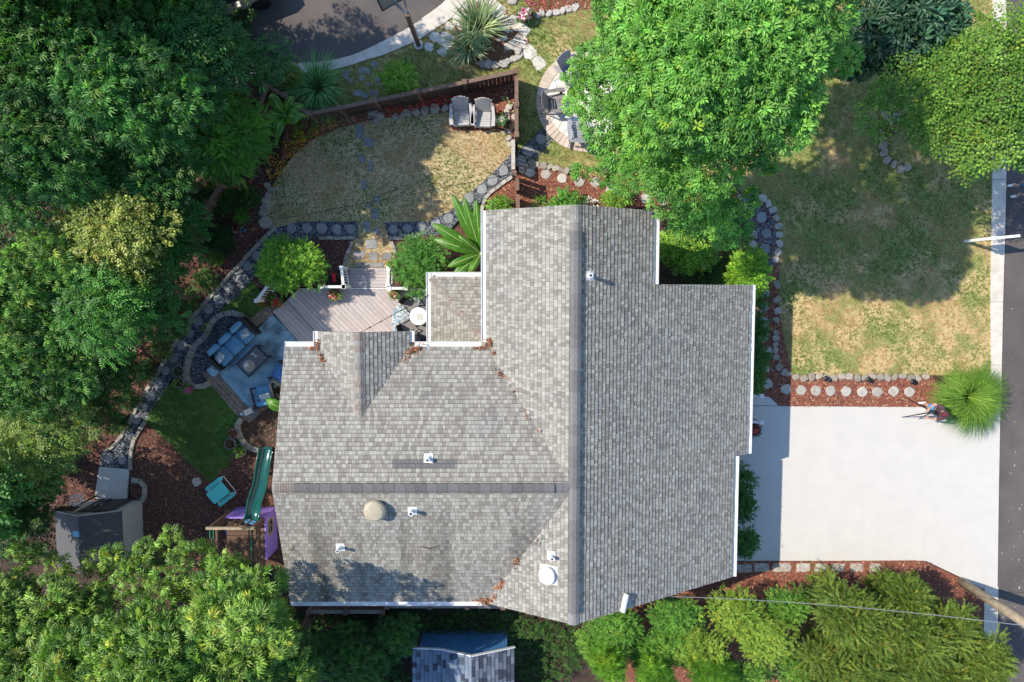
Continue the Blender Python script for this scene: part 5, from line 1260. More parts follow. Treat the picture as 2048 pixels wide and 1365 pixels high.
wf = MB(); 
for z in (wz0, wz1): wf.box(lp(px1+.015, (wy0+wy1)/2, z), (.05, .62, .06))
for y in (wy0, wy1): wf.box(lp(px1+.015, y, (wz0+wz1)/2), (.05, .06, .5))
wf.box(lp(px1, (wy0+wy1)/2, (wz0+wz1)/2), (.03, .025, .5)).box(lp(px1+.002, (wy0+wy1)/2, (wz0+wz1)/2), (.03, .55, .025)); wf.build('window_frame', M['pole_wood'], ps)
n = 10
for k in range(n):
    y = pyS + (pyN-.06-pyS)*(k+.5)/n; MB().box(lp(xm, y, PH-.04), (px1-px0-.08, (pyN-.06-pyS)/n-.015, .035)).build('floor_plank', M['play_wood'], ps)
for i, (x, y) in enumerate([(px0,pyN-.03),(px1-.06,pyN-.05),(px0,pyS),(px1-.06,pyS),(xw,pyN),(xw,pyS)]): MB().box(lp(x, y, 1.15), (.09,.09,2.3)).build('post', M['play_wood'], ps)
for i in range(5): MB().box(lp(px0+.12+(px1-px0-.3)*i/4, pyN-.06, PH+.38), (.06,.035,.72)).build('baluster', M['play_wood'], ps)
for i in range(5): MB().box(lp(px1-.06, pyS+.12+(pyN-pyS-.3)*i/4, PH+.38), (.035,.06,.72)).build('baluster', M['play_wood'], ps)
MB().beam(lp(xw-.1, pyN, 2.32), lp(px1+.02, pyN, 2.32), .08, .1).build('beam', M['pole_wood'], ps)
for x in (P(435,1050,2.3).x, P(516,1050,2.3).x): MB().beam(lp(x, pyN-.04, 2.31), lp(x, pyS-.1, 2.31), .07, .1).build('beam', M['play_wood'], ps)
MB().beam(lp(xw, pyS, 2.3), lp(px1, pyS, 2.3), .06, .1).build('beam', M['play_wood'], ps)
for x in (421, 428, 503): X_ = P(x,1060,2.25).x; MB().tube([lp(X_, pyN, 2.24), lp(X_, pyS, 2.24)], .02, 6).build('green_bar', M['rope_green'], ps)
for k in range(4): MB().box(lp((xw+px0)/2, ym_-.3, .25+.27*k), (abs(px0-xw)-.06, .1, .04)).build('ladder_rung', M['play_wood'], ps)
c = P(443,1076,1.0); bk = thing('bucket', 'bright blue plastic bucket inside the play fort', 'bucket', (c.x, c.y, .07)); MB().lathe([(.1,0),(.14,.3),(.12,.3),(.09,.02),(.001,.02)], n=14).build('shell', M['blue_plastic'], bk); MB().tube([(-.13,0,.3),(-.08,.05,.38),(.08,.05,.38),(.13,0,.3)], .008, 5).build('handle', M['white_metal'], bk)
# slide
sp = [P(505,1040,1.30), P(508,1026,1.26), P(512,1003,1.0), P(517,985,.83), P(523,965,.64), P(527,938,.42), P(531,915,.27), P(534.5,898,.22)]
sp = [Vector(v) for v in catmull([tuple(v) for v in sp], 4)]
so = Vector((sp[-1].x, sp[-1].y, .06)); sl_ = thing('slide', 'dark green wavy plastic slide coming down from the play fort', 'slide', so); sm_ = MB(); prof = [(-.27,.17),(-.24,.19),(-.22,.15),(-.18,.04),(-.09,0),(0,-.01),(.09,0),(.18,.04),(.22,.15),(.24,.19),(.27,.17)]
prof = prof + [(x*1.02, z-.03) for x, z in prof[::-1]]; m_ = len(prof); V = []
for i, p in enumerate(sp):
    d = (sp[min(i+1,len(sp)-1)]-sp[max(i-1,0)]); d.z = 0; d.normalize(); s = Vector((d.y,-d.x,0))
    for x, z in prof: V.append(p - so + s*x + Vector((0,0,z)))
sm_.add(V, [(i*m_+k, i*m_+(k+1) % m_, (i+1)*m_+(k+1) % m_, (i+1)*m_+k) for i in range(len(sp)-1) for k in range(m_)] + [tuple(range(m_-1,-1,-1)), tuple(range((len(sp)-1)*m_, len(sp)*m_))])
sm_.build('chute', M['slide'], sl_, smooth=True); q = sp[0]-so; MB().box((q.x, q.y-.08, q.z-.02), (.56,.16,.05)).build('top_plate', M['pot_blue'], sl_)
for t_ in (10, 18): q = sp[t_]-so; MB().box((q.x, q.y, (q.z-.03)/2), (.3,.05,q.z-.02)).build('support', M['slide'], sl_)
q = sp[-1]-so; MB().box((q.x, q.y+.02, (q.z-.02)/2), (.34,.06,q.z)).build('support', M['slide'], sl_)

# small plastic shed
fl, frt = P(167,996,0), P(286,1004,0); sx0, sx1, sy = fl.x, frt.x, (fl.y+frt.y)/2
sh = thing('garden_shed', 'pale resin garden shed with dark roof and black doors', 'shed', ((sx0+sx1)/2, sy, 0)); hw = (sx1-sx0)/2; D_ = 1.9; ze, zr2 = 1.55, 2.1
w = MB(); w.add([(-hw,-D_,0),(hw,-D_,0),(hw,0,0),(-hw,0,0),(-hw,-D_,ze),(hw,-D_,ze),(hw,0,ze),(-hw,0,ze),(0,0,zr2),(0,-D_,zr2)], [(1,2,6,5),(3,0,4,7),(2,3,7,8,6),(0,1,5,9,4)]); w.build('wall', M['shed_wall'], sh)
for k in range(16): MB().box((hw+.006, -.09-.115*k, ze/2), (.02,.05,ze-.06)).build('wall_rib', M['shed_wall'], sh)
for s in (-1,1):
    r2 = MB(); a = [(s*(hw+.06),.07,ze-.03),(0,.07,zr2+.02),(0,-D_-.05,zr2+.02),(s*(hw+.06),-D_-.05,ze-.03)]; r2.add([Vector(v)+Vector((0,0,.05)) for v in a]+a, [(0,1,2,3),(7,6,5,4),(0,4,5,1),(1,5,6,2),(2,6,7,3),(3,7,4,0)]); r2.build('roof_panel', M['shed_roof'], sh)
MB().beam((-hw-.05,.085,ze+.0), (0,.085,zr2+.05), .03, .09).beam((0,.085,zr2+.05), (hw+.05,.085,ze), .03, .09).build('gable_trim', M['shed_wall'], sh)
MB().box((.42,.05,.78), (.72,.04,1.5), R(4)).build('door', M['shed_door'], sh); dr = MB().box((-.36,.02,.78), (.72,.04,1.5), 0).build('door', M['shed_door'], sh, loc=(0,.05,0), rz=R(10))
MB().tube([(.12,.09,.8),(.12,.13,.86),(.12,.13,.96),(.12,.09,1.02)], .012, 6).build('door_handle', M['alloy'], sh); MB().tube([(-.08,.05,.8),(-.08,.09,.86),(-.08,.09,.96),(-.08,.05,1.02)], .012, 6).build('door_handle', M['alloy'], dr)
c = P(157,1050,1.98); MB().box((-.1,-.55,1.0+1.13), (.26,.2,.02), 0, 0, R(-14)).build('solar_panel', M['pot_blue'], sh)
c = P(152,994,1.7); hp_ = thing('toy_hoop', 'white basketball net on a ring beside the garden shed', 'basketball hoop', (c.x-.15, c.y-.25, 0))
MB().tube([(-.1,-.2,0),(-.1,-.2,1.8)], .03, 8).build('pole', M['black'], hp_); MB().box((-.1,-.13,1.85), (.7,.03,.5)).build('backboard', M['black'], hp_)
nt = MB(); nn = 10
for k in range(nn):
    for s in (-1,1): nt.tube([(.12+math.cos(2*math.pi*(k+s*j*.5)/nn)*(.2-.022*j), .12+math.sin(2*math.pi*(k+s*j*.5)/nn)*(.2-.022*j), 1.72-.085*j) for j in range(5)], .011, 4)
nt.build('net', M['white'], hp_); MB().tube([(.12+math.cos(a)*.2,.12+math.sin(a)*.2,1.72) for a in np.linspace(0,2*math.pi,17)], .014, 6).build('ring', M['white'], hp_); MB().tube([(-.05,-.1,1.72),(.02,-.03,1.72)], .02, 6).build('bracket', M['black'], hp_)

# neighbour's shed with blue siding
ax, rxx, bxx, lx = -1.41, .07, -2.47, -3.55; yf = P(900,1262,0).y; yo = yf + .12; YE_ = yf - 4.2
ns = thing('neighbour_shed', 'blue sided shed with dark patchwork shingle roof', 'shed', (-1.7, yf, 0)); NO = Vector((-1.7, yf, 0))
def nl(x, y, z): return Vector((x, y, z)) - NO
zs = {'r':1.5,'a':2.12,'b':1.66,'l':1.55}
x0_, x1_ = lx+.2, rxx-.25; nbk = 34
for k in range(nbk):
    x = x0_+(x1_-x0_)*(k+.5)/nbk; zt = np.interp(x, [lx,bxx,ax,rxx], [zs['l'],zs['b'],zs['a'],zs['r']]) - .1
    MB().box(nl(x, yf, zt/2), ((x1_-x0_)/nbk-.012, .03, zt)).build('siding_board', M['blue_siding'], ns)
b = MB(); b.box(nl((x0_+x1_)/2, yf-2.05, .72), (x1_-x0_, 4.0, 1.4)); b.build('wall', M['blue_siding'], ns)
for (xa_, za_), (xb_, zb_) in (((rxx,zs['r']),(ax,zs['a'])), ((bxx,zs['b']),(ax,zs['a'])), ((lx,zs['l']),(bxx,zs['b']))):
    pts = [Vector((xa_,yo,za_)),Vector((xb_,yo,zb_)),Vector((xb_,YE_,zb_)),Vector((xa_,YE_,za_))]
    r2 = MB(); tp = [v-NO for v in pts]; bt2 = [v-Vector((0,0,.1)) for v in tp]
    if (tp[1]-tp[0]).cross(tp[2]-tp[0]).z < 0: tp = tp[::-1]; bt2 = bt2[::-1]
    r2.add(tp+bt2, [(0,1,2,3),(7,6,5,4)]+[(i,4+i,4+(i+1) % 4,(i+1) % 4) for i in range(4)]); rp = r2.build('roof', M['roof_felt'], ns)
    O = pts[0]; V = (pts[1]-pts[0]).normalized(); U = Vector((0,-1,0)); N = U.cross(V)
    if N.z < 0: U = Vector((0,1,0)); N = U.cross(V); O = pts[3]
    bl = [(.17,.22,.29)]*5+[(.21,.26,.33)]*3+[(.08,.10,.13),(.055,.065,.09),(.14,.18,.23)] if xa_ != rxx else [(.08,.10,.13),(.14,.17,.22),(.055,.065,.09),(.19,.22,.27)]
    for a_, v_, f_, c_ in lay([((p-O).dot(U),(p-O).dot(V)) for p in pts], O, U, V, N, .15, bl, .2, .4):
        q = MB(); q.add([v-NO for v in v_], f_); q.c = c_; q.build('shingle', M['shingle_blue'], rp)
tr = MB()
for (xa_, za_), (xb_, zb_) in (((lx-.03,zs['l']),(bxx,zs['b'])), ((bxx,zs['b']),(ax,zs['a'])), ((ax,zs['a']),(rxx+.03,zs['r']))): tr.beam(nl(xa_,yo+.015,za_-.03), nl(xb_,yo+.015,zb_-.03), .03, .11)
tr.build('rake_trim', M['white'], ns)

# ================================================================ STREET THINGS
# basketball hoop at the kerb
b0 = P(838,92,.06); bh = thing('basketball_hoop', 'brown post basketball hoop standing at the kerb of the road', 'basketball hoop', (b0.x, b0.y, .05))
MB().box((0,0,1.45), (.13,.13,2.9)).build('post', M['fence_top'], bh); MB().tube([(0,0,0),(0,0,.12)], .16, 12).build('footing', M['concrete'], bh)
e0 = P(765,22,2.75)-b0; e1 = P(805,-1,2.75)-b0; ww = (e1-e0); ww.z = 0; ww.normalize(); nrm = Vector((-ww.y, ww.x, 0)); cb = Vector((e0.x,e0.y,0)) + ww*.62; cb.z = 3.15
brd = MB().box((0,0,0), (1.24,.03,.82)).build('backboard', M['board_glass'], bh, loc=cb, rz=math.atan2(ww.y, ww.x))
fr_ = MB()
for s in (-1,1): fr_.box((s*.62,0,0), (.05,.05,.88)); fr_.box((0,0,s*.42), (1.24,.05,.05))
fr_.box((0,.02,-.12), (.5,.012,.03)); fr_.build('frame', M['cable'], brd)
for s in (-1,1):
    MB().tube([Vector((0,0,2.75)), cb*.5+Vector((0,0,1.3))+ww*s*.1, cb + ww*s*.2 + Vector((0,0,-.3))], .028, 7).build('arm', M['wire'], bh); MB().tube([Vector((0,0,2.9)), cb + ww*s*.2 + Vector((0,0,.2))], .022, 7).build('arm', M['wire'], bh)
rc = cb + nrm*.28 + Vector((0,0,-.32)); MB().tube([rc+Vector((math.cos(a)*.23,math.sin(a)*.23,0)) for a in np.linspace(0,2*math.pi,19)], .012, 6).build('rim', M['terracotta'], bh)
# parked car
wc = P(523,8,.33); cd = Vector((.95,.31,0)).normalized(); cn = Vector((-cd.y,cd.x,0)); cc = wc - cd*1.36 + cn*.80
car = thing('parked_car', 'tan silver car parked on the road under the trees', 'car', (cc.x, cc.y, .005), math.atan2(cd.y, cd.x))
prof = [(-2.2,.35),(-2.25,.6),(-2.2,.9),(-2.0,.98),(-1.55,1.0),(-1.05,1.38),(-.2,1.46),(.45,1.42),(1.05,1.0),(1.75,.9),(2.15,.72),(2.22,.5),(2.18,.32)]
def hwid(x, z): return (.84 - .05*max(0,abs(x)-1.6)**1.2) * (1 - .28*max(0,(z-.92))/.5) - (.03 if z < .4 else 0)
cbm = MB(); n = len(prof); V = []
for f in (-1, -.86, -.4, .4, .86, 1):
    for x, z in prof: V.append((x*(1-.02*abs(f)), f*hwid(x,z), z + (.035*(1-f*f) if z > .7 else 0)))
cbm.add(V, [(j*n+i, j*n+i+1, (j+1)*n+i+1, (j+1)*n+i) for j in range(5) for i in range(n-1)] + [tuple(range(n)), tuple(range(5*n+n-1, 5*n-1, -1))] + [(j*n, (j+1)*n, (j+1)*n+n-1, j*n+n-1) for j in range(5)]); cbm.build('body', M['car_paint'], car)
for s in (-1,1):
    MB().add([(-1.35,s*.80,1.03),(.85,s*.80,1.03),(.4,s*.665,1.36),(-.95,s*.665,1.34)], [(0,1,2,3)] if s < 0 else [(3,2,1,0)]).build('window', M['glass'], car, loc=(0,s*.012,.0)); MB().box((.1,s*.845,.9), (.18,.03,.03)).build('door_handle', M['alloy'], car); MB().box((.75,s*.93,1.03), (.14,.18,.12)).build('mirror', M['car_paint'], car)
    MB().box((2.13,s*.6,.68), (.1,.36,.13)).build('headlight', M['white_metal'], car); MB().box((-2.2,s*.62,.82), (.08,.32,.16)).build('tail_light', M['lamp_red'], car)
    for x in (-1.36,1.36):
        o = MB().lathe([(.2,-.11),(.31,-.11),(.335,-.07),(.335,.07),(.31,.11),(.2,.11)], n=24, M=Matrix.Rotation(R(90),3,'X')).build('wheel', M['rubber'], car, loc=(x,s*.76,.335)); w_ = MB().lathe([(.2,-.08),(.2,.08)], n=20, M=Matrix.Rotation(R(90),3,'X'))
        for k in range(5): w_.box((math.cos(k*1.257)*.1, s*.09, math.sin(k*1.257)*.1), (.2,.03,.05), 0, 0, -k*1.257)
        w_.build('rim', M['alloy'], o)
MB().add([(1.05,-.7,1.03),(1.05,.7,1.03),(.5,.58,1.40),(.5,-.58,1.40)], [(0,1,2,3)]).build('windscreen', M['glass'], car, loc=(.02,0,.035)); MB().add([(-1.6,.68,1.03),(-1.6,-.68,1.03),(-1.08,-.58,1.38),(-1.08,.58,1.38)], [(0,1,2,3)]).build('rear_window', M['glass'], car, loc=(-.02,0,.035))
MB().box((2.2,0,.42), (.08,1.5,.16)).build('bumper', M['car_paint'], car); MB().box((-2.22,0,.45), (.08,1.5,.18)).build('bumper', M['car_paint'], car)
# sign post on the front lawn
b0 = P(1930,483,.06); t0 = P(1984,476,1.42); ar = P(2038,472,1.42)-b0; se = thing('sign_post', 'white wooden sign post with a long arm at the front kerb', 'sign post', (b0.x, b0.y, .05))
MB().box((0,0,.76), (.09,.09,1.52)).box((0,0,1.535), (.13,.13,.04)).build('post', M['white'], se); ad = Vector((ar.x,ar.y,0)); MB().beam(Vector((-.1*ad.normalized().x,-.1*ad.normalized().y,1.38)), ad+Vector((0,0,1.38)), .09, .09).build('arm', M['white'], se)
hang = MB().beam(ad*.2+Vector((0,0,.98)), ad*.92+Vector((0,0,.98)), .02, .55).build('sign_panel', M['white'], se)
for t_ in (.3,.82): MB().tube([ad*t_+Vector((0,0,1.34)), ad*t_+Vector((0,0,1.25))], .006, 5).build('hook', M['alloy'], se)
# path lights
PLB = ['black path light in the mulch beside the house shadow', 'black path light at the middle of the rock row', 'black path light closest to the fountain grass']
for k, (a, b) in enumerate([(1657,757),(1742,759),(1830,763)]):
    c = P(a, b, .3); t = thing('path_light', PLB[k], 'garden light', (c.x-.12, c.y, .07), 0, 'black path lights')
    MB().tube([(0,0,0),(0,0,.3)], .015, 6).build('stake', M['black'], t); MB().lathe([(.05,.2),(.055,.3),(.001,.3)], n=10).build('lens', M['bulb'], t); MB().lathe([(.1,.3),(.1,.315),(.03,.36),(.001,.365)], n=14).build('cap', M['black'], t)
# utility pole, crossarm and service wire
b0 = P(1920,1162,0); up_ = thing('utility_pole', 'tall weathered wooden utility pole at the driveway corner', 'utility pole', (b0.x, b0.y, .05))
MB().tube([(0,0,0),(.02,-.02,3),(.05,-.05,7.4)], [.17,.16,.12], 14).build('shaft', M['pole_wood'], up_, smooth=True); MB().beam((.04,1.35,6.7), (.04,-1.2,6.7), .1, .12).build('crossarm', M['pole_wood'], up_)
for y in (-1.05,.5,1.25): MB().lathe([(.03,0),(.05,.04),(.03,.08),(.045,.12),(.001,.15)], (.04,y,6.76), 10).build('insulator', M['pot_grey'], up_)
wa, wb = P(1297,1192.5,3.9), b0 + Vector((.04,1.25,6.92)); pts = []
for k in range(25): t_ = k/24; q = wa.lerp(wb, t_); q.z -= .55*4*t_*(1-t_); pts.append(q)
tag(MB().tube(pts, .011, 6).build('service_wire', M['wire']), 'grey twisted service wire crossing above the hedge', 'wire')
MB_ = MB().box((wa.x-.02, wa.y+.06, wa.z), (.06,.16,.12)); hp(MB_.build('wire_bracket', M['white_metal']))
# string lights over the yard and deck
def string(label, a, b, sag, nbul):
    t = thing('string_lights', label, 'string lights', (a.x, a.y, a.z), 0, 'string light cables'); pts = []
    for k in range(19): u = k/18; q = a.lerp(b, u); q.z -= sag*4*u*(1-u); pts.append(q-a)
    MB().tube(pts, .009, 5).build('cable', M['cable'], t)
    for k in range(1, nbul): u = k/nbul; q = a.lerp(b, u); q.z -= sag*4*u*(1-u); q = q-a; MB().lathe([(.012,0),(.012,-.04),(.028,-.07),(.022,-.1),(.001,-.115)], q, 8).build('bulb', M['cable'], t)
string('black string light cable crossing above the brown back lawn', P(560,438,2.2), P(1030,347,1.35), .15, 16); string('black string light cable from gable to porch over the deck', P(716,668,4.5), P(858,590,2.7), .15, 7)

# ================================================================ PEOPLE
def skin(name, verts, edges, radii, m, parent, sub=1):
    me = bpy.data.meshes.new(name); me.from_pydata(verts, edges, []); me.materials.append(m); o = bpy.data.objects.new(name, me); link(o, parent)
    md = o.modifiers.new('skin', 'SKIN'); md.use_smooth_shade = True; md.use_x_symmetry = False
    for i, r_ in enumerate(radii): r2 = r_ if isinstance(r_, tuple) else (r_, r_); me.skin_vertices[0].data[i].radius = r2
    me.skin_vertices[0].data[0].use_root = True
    s = o.modifiers.new('sub', 'SUBSURF'); s.levels = sub; s.render_levels = sub; return o
def person(label, loc, rz, lean, armR, armL, feet, shirt_m, short_m, cap_m=None, cat='person'):
    """+y is where the person faces; armR/armL are (elbow, hand) offsets"""
    t = thing('person', label, cat, loc, rz); f1, f2 = Vector(feet[0]), Vector(feet[1])
    pel = Vector(((f1.x+f2.x)/2, (f1.y+f2.y)/2, .92)); ch = pel + Vector((0, lean*.5, .38)); nk = pel + Vector((0, lean*.85, .56)); hd = pel + Vector((0, lean*1.15+.03, .72)); top = hd + Vector((0, .01, .1))
    sR, sL = nk + Vector((.19,-.02,-.07)), nk + Vector((-.19,-.02,-.07)); V = [pel, ch, nk, hd, top]; Rr = [.13,.14,.055,.085,.07]; E = [(0,1),(1,2),(2,3),(3,4)]
    hands = []
    for sgn, s_, arm in ((1,sR,armR),(-1,sL,armL)):
        e, h = s_ + Vector(arm[0]), s_ + Vector(arm[1]); i = len(V); V += [s_, e, h]; Rr += [.06,.042,.03]; E += [(1,i),(i,i+1),(i+1,i+2)]; hands.append((e,h))
    legs = []
    for sgn, f in ((1,f1),(-1,f2)):
        hp2 = pel + Vector((.09*sgn,0,-.04)); kn = hp2.lerp(f, .53) + Vector((0,.04,0)); an = f + Vector((0,-.03,.09)); i = len(V); V += [hp2, kn, an]; Rr += [.085,.055,.04]; E += [(0,i),(i,i+1),(i+1,i+2)]; legs.append((hp2,kn,an,f))
    skin('body', V, E, Rr, M['skin'], t)
    sv = [pel+Vector((0,0,.02)), ch, nk-Vector((0,0,.05)), sR, sR.lerp(hands[0][0],.75), sL, sL.lerp(hands[1][0],.75)]; skin('shirt', sv, [(0,1),(1,2),(1,3),(3,4),(1,5),(5,6)], [(.18,.14),(.19,.15),.09,.085,.075,.085,.075], shirt_m, t)
    sv = [pel+Vector((0,0,.03)), pel-Vector((0,0,.03))]; ee = [(0,1)]; rr = [(.17,.135),(.16,.13)]
    for hp2, kn, an, f in legs: i = len(sv); sv += [hp2-Vector((0,0,.04)), hp2.lerp(kn,.85)]; rr += [.115,.1]; ee += [(1,i),(i,i+1)]
    skin('shorts', sv, ee, rr, short_m, t)
    for hp2, kn, an, f in legs:
        skin('shoe', [f+Vector((0,-.09,.05)), f+Vector((0,.03,.045)), f+Vector((0,.15,.035)), an+Vector((0,0,.05))], [(0,1),(1,2),(0,3)], [.048,.05,.04,.045], M['shoe'], t)
    for k, (e, h) in enumerate(hands):
        d = (h-e).normalized(); s = d.cross(Vector((0,0,1))).normalized(); m_ = MB(); m_.tube([h-d*.03, h+d*.04, h+d*.09], [.028,.04,.036], 8)
        for j in range(4): b_ = h+d*.085+s*(.024*(j-1.5)); m_.tube([b_, b_+d*.04+Vector((0,0,-.012)), b_+d*(.06+.008*(j in (1,2)))+Vector((0,0,-.035))], [.009,.009,.006], 5)
        m_.tube([h+d*.02+s*.03*(1-2*k), h+d*.06+s*.06*(1-2*k), h+d*.09+s*.055*(1-2*k)+Vector((0,0,-.02))], [.012,.01,.007], 5); m_.build('hand', M['skin'], t, smooth=True)
    q = hd + Vector((0,-.012,.045)); hm = MB().lathe([(.088,-.06),(.1,-.01),(.098,.04),(.075,.09),(.035,.115),(.001,.12)], q, 14, sy=1.12); hm.build('hair', M['hair'], t, smooth=True)
    fc = MB().lathe([(.001,-.02),(.014,0),(.001,.03)], hd+Vector((0,.098,0)), 6); fc.build('nose', M['skin'], t); 
    for s in (-1,1): MB().lathe([(.001,-.01),(.012,0),(.001,.01)], hd+Vector((s*.034,.088,.03)), 8).build('eye', M['hair'], t); MB().lathe([(.001,-.03),(.016,0),(.001,.03)], hd+Vector((s*.093,0,.01)), 6).build('ear', M['skin'], t)
    MB().box(hd+Vector((0,.09,-.045)), (.05,.012,.012)).build('mouth', M['cap'], t)
    if cap_m:
        cp = MB().lathe([(.106,.03),(.104,.06),(.08,.105),(.03,.13),(.001,.132)], q, 14, sy=1.12); cp.prism([(q.x-.08,q.y+.09),(q.x+.08,q.y+.09),(q.x+.06,q.y+.19),(q.x-.06,q.y+.19)], q.z+.03, q.z+.045, 0, True); cp.build('cap', cap_m, t, smooth=False)
    return t, hd
c = P(1846,813,.06); ph, hd = person('photographer in maroon shirt and blue shorts bending to a tripod camera', (c.x, c.y, .056), R(90), .16, ((.1,.22,-.16),(-.05,.42,-.06)), ((-.08,.12,-.24),(-.02,.36,-.18)), ((.13,.06,0),(-.13,-.04,0)), M['shirt'], M['shorts_blue'], M['cap'])
tc = P(1868,825,1.42); tp_ = thing('camera_tripod', 'black camera tripod standing in front of the photographer', 'tripod', (tc.x, tc.y, .056))
for a, b in ((1810,795),(1804,835),(1838,838)):
    f = P(a, b, .06)-tc; MB().tube([(0,0,1.3),(f.x*.55,f.y*.55,.58),(f.x,f.y,.0)], [.026,.02,.013], 7).build('leg', M['black'], tp_)
MB().tube([(0,0,1.1),(0,0,1.38)], .02, 8).build('column', M['black'], tp_); cm_ = MB().box((0,0,1.43), (.1,.15,.1), R(10)).box((0,0,1.495), (.06,.05,.03), R(10)).build('camera_body', M['black'], tp_); MB().lathe([(.035,0),(.04,.09),(.03,.09),(.001,.08)], (-.05,0,1.43), 12, M=Matrix.Rotation(R(-90),3,'Y')).build('lens', M['lead'], cm_)
c = P(2023,382,.02); person('person in white sneakers and denim shorts standing at the road edge', (c.x+.05, c.y, .005), R(98), .02, ((.06,.05,-.26),(.04,.16,-.46)), ((-.06,.05,-.26),(-.04,.16,-.46)), ((.2,.06,0),(-.2,-.02,0)), M['grey_wood'], M['denim'])
# ================================================================ PLANTS
def banana_leaf(t, a, b, W, rise, seed, droop=.25):
    """a -> b in local coordinates, width W"""
    rg = random.Random(seed); a, b = Vector(a), Vector(b); d = b-a; L = d.length; s = Vector((-d.y, d.x, 0)).normalized(); n = 16; mid = []; mb = MB(); V = []
    for i in range(n+1):
        u = i/n; p = a.lerp(b, u) + Vector((0,0, rise*math.sin(math.pi*min(1,u*.9)) - droop*u*u)); mid.append(p)
        w = W/2 * (math.sin(math.pi*min(1, u*.93+.07))**.6) * (.06 if u > .99 else 1); torn = (i % 3 == 0)*rg.uniform(0,.22)
        for sg in (-1,1):
            V.append(p + s*sg*w*(1-torn*.6) + Vector((0,0,-.16*w-.05*rg.random()+.1*W*(.5-torn)))); V.append(p + s*sg*w*.5 + Vector((0,0,.10*W)))
        V.append(p)
    Fc = []
    for i in range(n):
        k = 5*i; Fc += [(k+4,k+1,k+6,k+9),(k+1,k,k+5,k+6),(k+3,k+4,k+9,k+8),(k+2,k+3,k+8,k+7)]
    mb.add(V, Fc); o = mb.build('leaf', M['banana'], t, smooth=True)
    MB().tube([p+Vector((0,0,.006)) for p in mid], [.02*(1-.8*i/n)+.003 for i in range(n+1)], 5).build('midrib', M['banana_rib'], o)
def banana(label, bx, by, bz, tips, W, seed):
    c = P(bx, by, bz); t = thing('banana_plant', label, 'banana plant', (c.x, c.y, .07))
    MB().tube([(0,0,-.05),(.02,.02,bz*.6),(0,0,bz)], [.11,.09,.05], 10).build('stem', M['banana_rib'], t, smooth=True)
    for k, (x, y, z, wk) in enumerate(tips):
        q = P(x, y, z); e = Vector((q.x-c.x, q.y-c.y, z-.07)); banana_leaf(t, Vector((0,0,bz-.1))+Vector((e.x,e.y,0))*.06, e, W*wk, .22, seed*20+k)
banana('big banana plant with long torn leaves against the porch corner', 962, 508, 1.7, [(903,386,2.5,1),(862,446,2.4,1.1),(866,478,2.1,1),(926,392,2.6,.9),(951,396,2.6,.9),(893,534,2.2,.8),(898,560,2.1,.9),(930,556,2.0,.8),(985,398,2.2,.7),(915,470,2.5,.6),(968,440,2.6,.8),(940,545,2.4,.7)], .38, 1)
banana('small banana plant in the dark fence corner', 570, 232, 1.1, [(538,184,1.6,1.1),(583,190,1.6,.9),(605,208,1.5,.9),(529,227,1.4,.8),(534,243,1.2,.7),(550,275,1.5,1.1),(598,236,1.7,1.5),(614,231,1.3,.7),(549,293,1.0,.6)], .36, 2)
banana('lone banana leaf poking out over the blue patio chair', 580, 822, .9, [(529,800,1.3,1.0),(600,835,1.2,.8),(590,790,1.2,.6)], .42, 3)
grass_clump('yucca', 'spiky variegated yucca clump in the front mulch bed', 958, 60, 260, .92, .62, .026, (.10,.16,.10), (.34,.40,.26), 1, 'yucca clumps', .3, .75)
grass_clump('yucca', 'smaller yucca clump spilling toward the wooden fence', 938, 98, 190, .80, .5, .026, (.11,.17,.11), (.38,.43,.3), 2, 'yucca clumps', .2, .75)
grass_clump('ornamental_grass', 'large drooping green grass leaning over the dark fence corner', 640, 180, 520, 1.35, 1.1, .013, (.06,.17,.06), (.16,.32,.13), 3, None, .25, .1)
grass_clump('ornamental_grass', 'big round fountain grass at the driveway and kerb corner', 1925, 790, 3200, 1.30, 1.2, .009, (.05,.13,.012), (.19,.31,.05), 4, None, .35, .05, sy=.9)
grass_clump('daylily', 'dark strappy plant in the shaded garden bed', 478, 398, 40, .45, .35, .018, (.05,.1,.03), (.12,.18,.06), 5, None, .05, .4)
grass_clump('daylily', 'dark strappy leaves beside the pink begonias', 455, 498, 70, .45, .4, .016, (.03,.07,.025), (.07,.12,.04), 6, None, .12, .4)
DG, EG = (.034,.095,.022), (.085,.225,.042)      # shaded deep green
BG, LG = (.05,.13,.02), (.15,.30,.05)         # sunny mid green
YG, YL = (.09,.16,.025), (.28,.34,.07)        # yellowish
gl = 'trees of the left wood'
# --- the wood on the left
EM = (.075,.215,.045)
tree('ash_tree', 'dark green ash crown filling the corner beside the road', 70, 60, 6.0, 3.4, 2.7, 1.8, 40, .75, 190, 'lance', .19, DG, EG, 1, gl)
tree('ash_tree', 'mid green ash crown with pointed leaflets behind the cedar', 245, 180, 6.2, 2.3, 2.0, 1.8, 24, .6, 170, 'lance', .19, (.03,.10,.025), (.085,.25,.05), 2, gl, skirt=5)
tree('ash_tree', 'dark ash crown between the corner and the large leaved tree', 270, 35, 5.2, 1.9, 1.6, 1.6, 22, .6, 200, 'lance', .18, DG, EG, 62, gl, skirt=4)
tree('buckeye_tree', 'dark large leaved tree overhanging the asphalt road', 378, 112, 5.0, 1.7, 1.75, 1.5, 24, .55, 210, 'cluster', .18, (.022,.07,.022), (.065,.18,.05), 3, gl, skirt=0, extra=[(470,75,3.6,.3),(505,115,3.4,.36),(520,150,3.0,.35),(470,150,3.8,.42)])
tree('sapling', 'small blue green sapling at the kerb end', 545, 118, 2.4, .75, .75, .9, 9, .36, 300, 'broad', .16, (.02,.07,.03), (.05,.16,.06), 4, gl, trunk=.05, skirt=0)
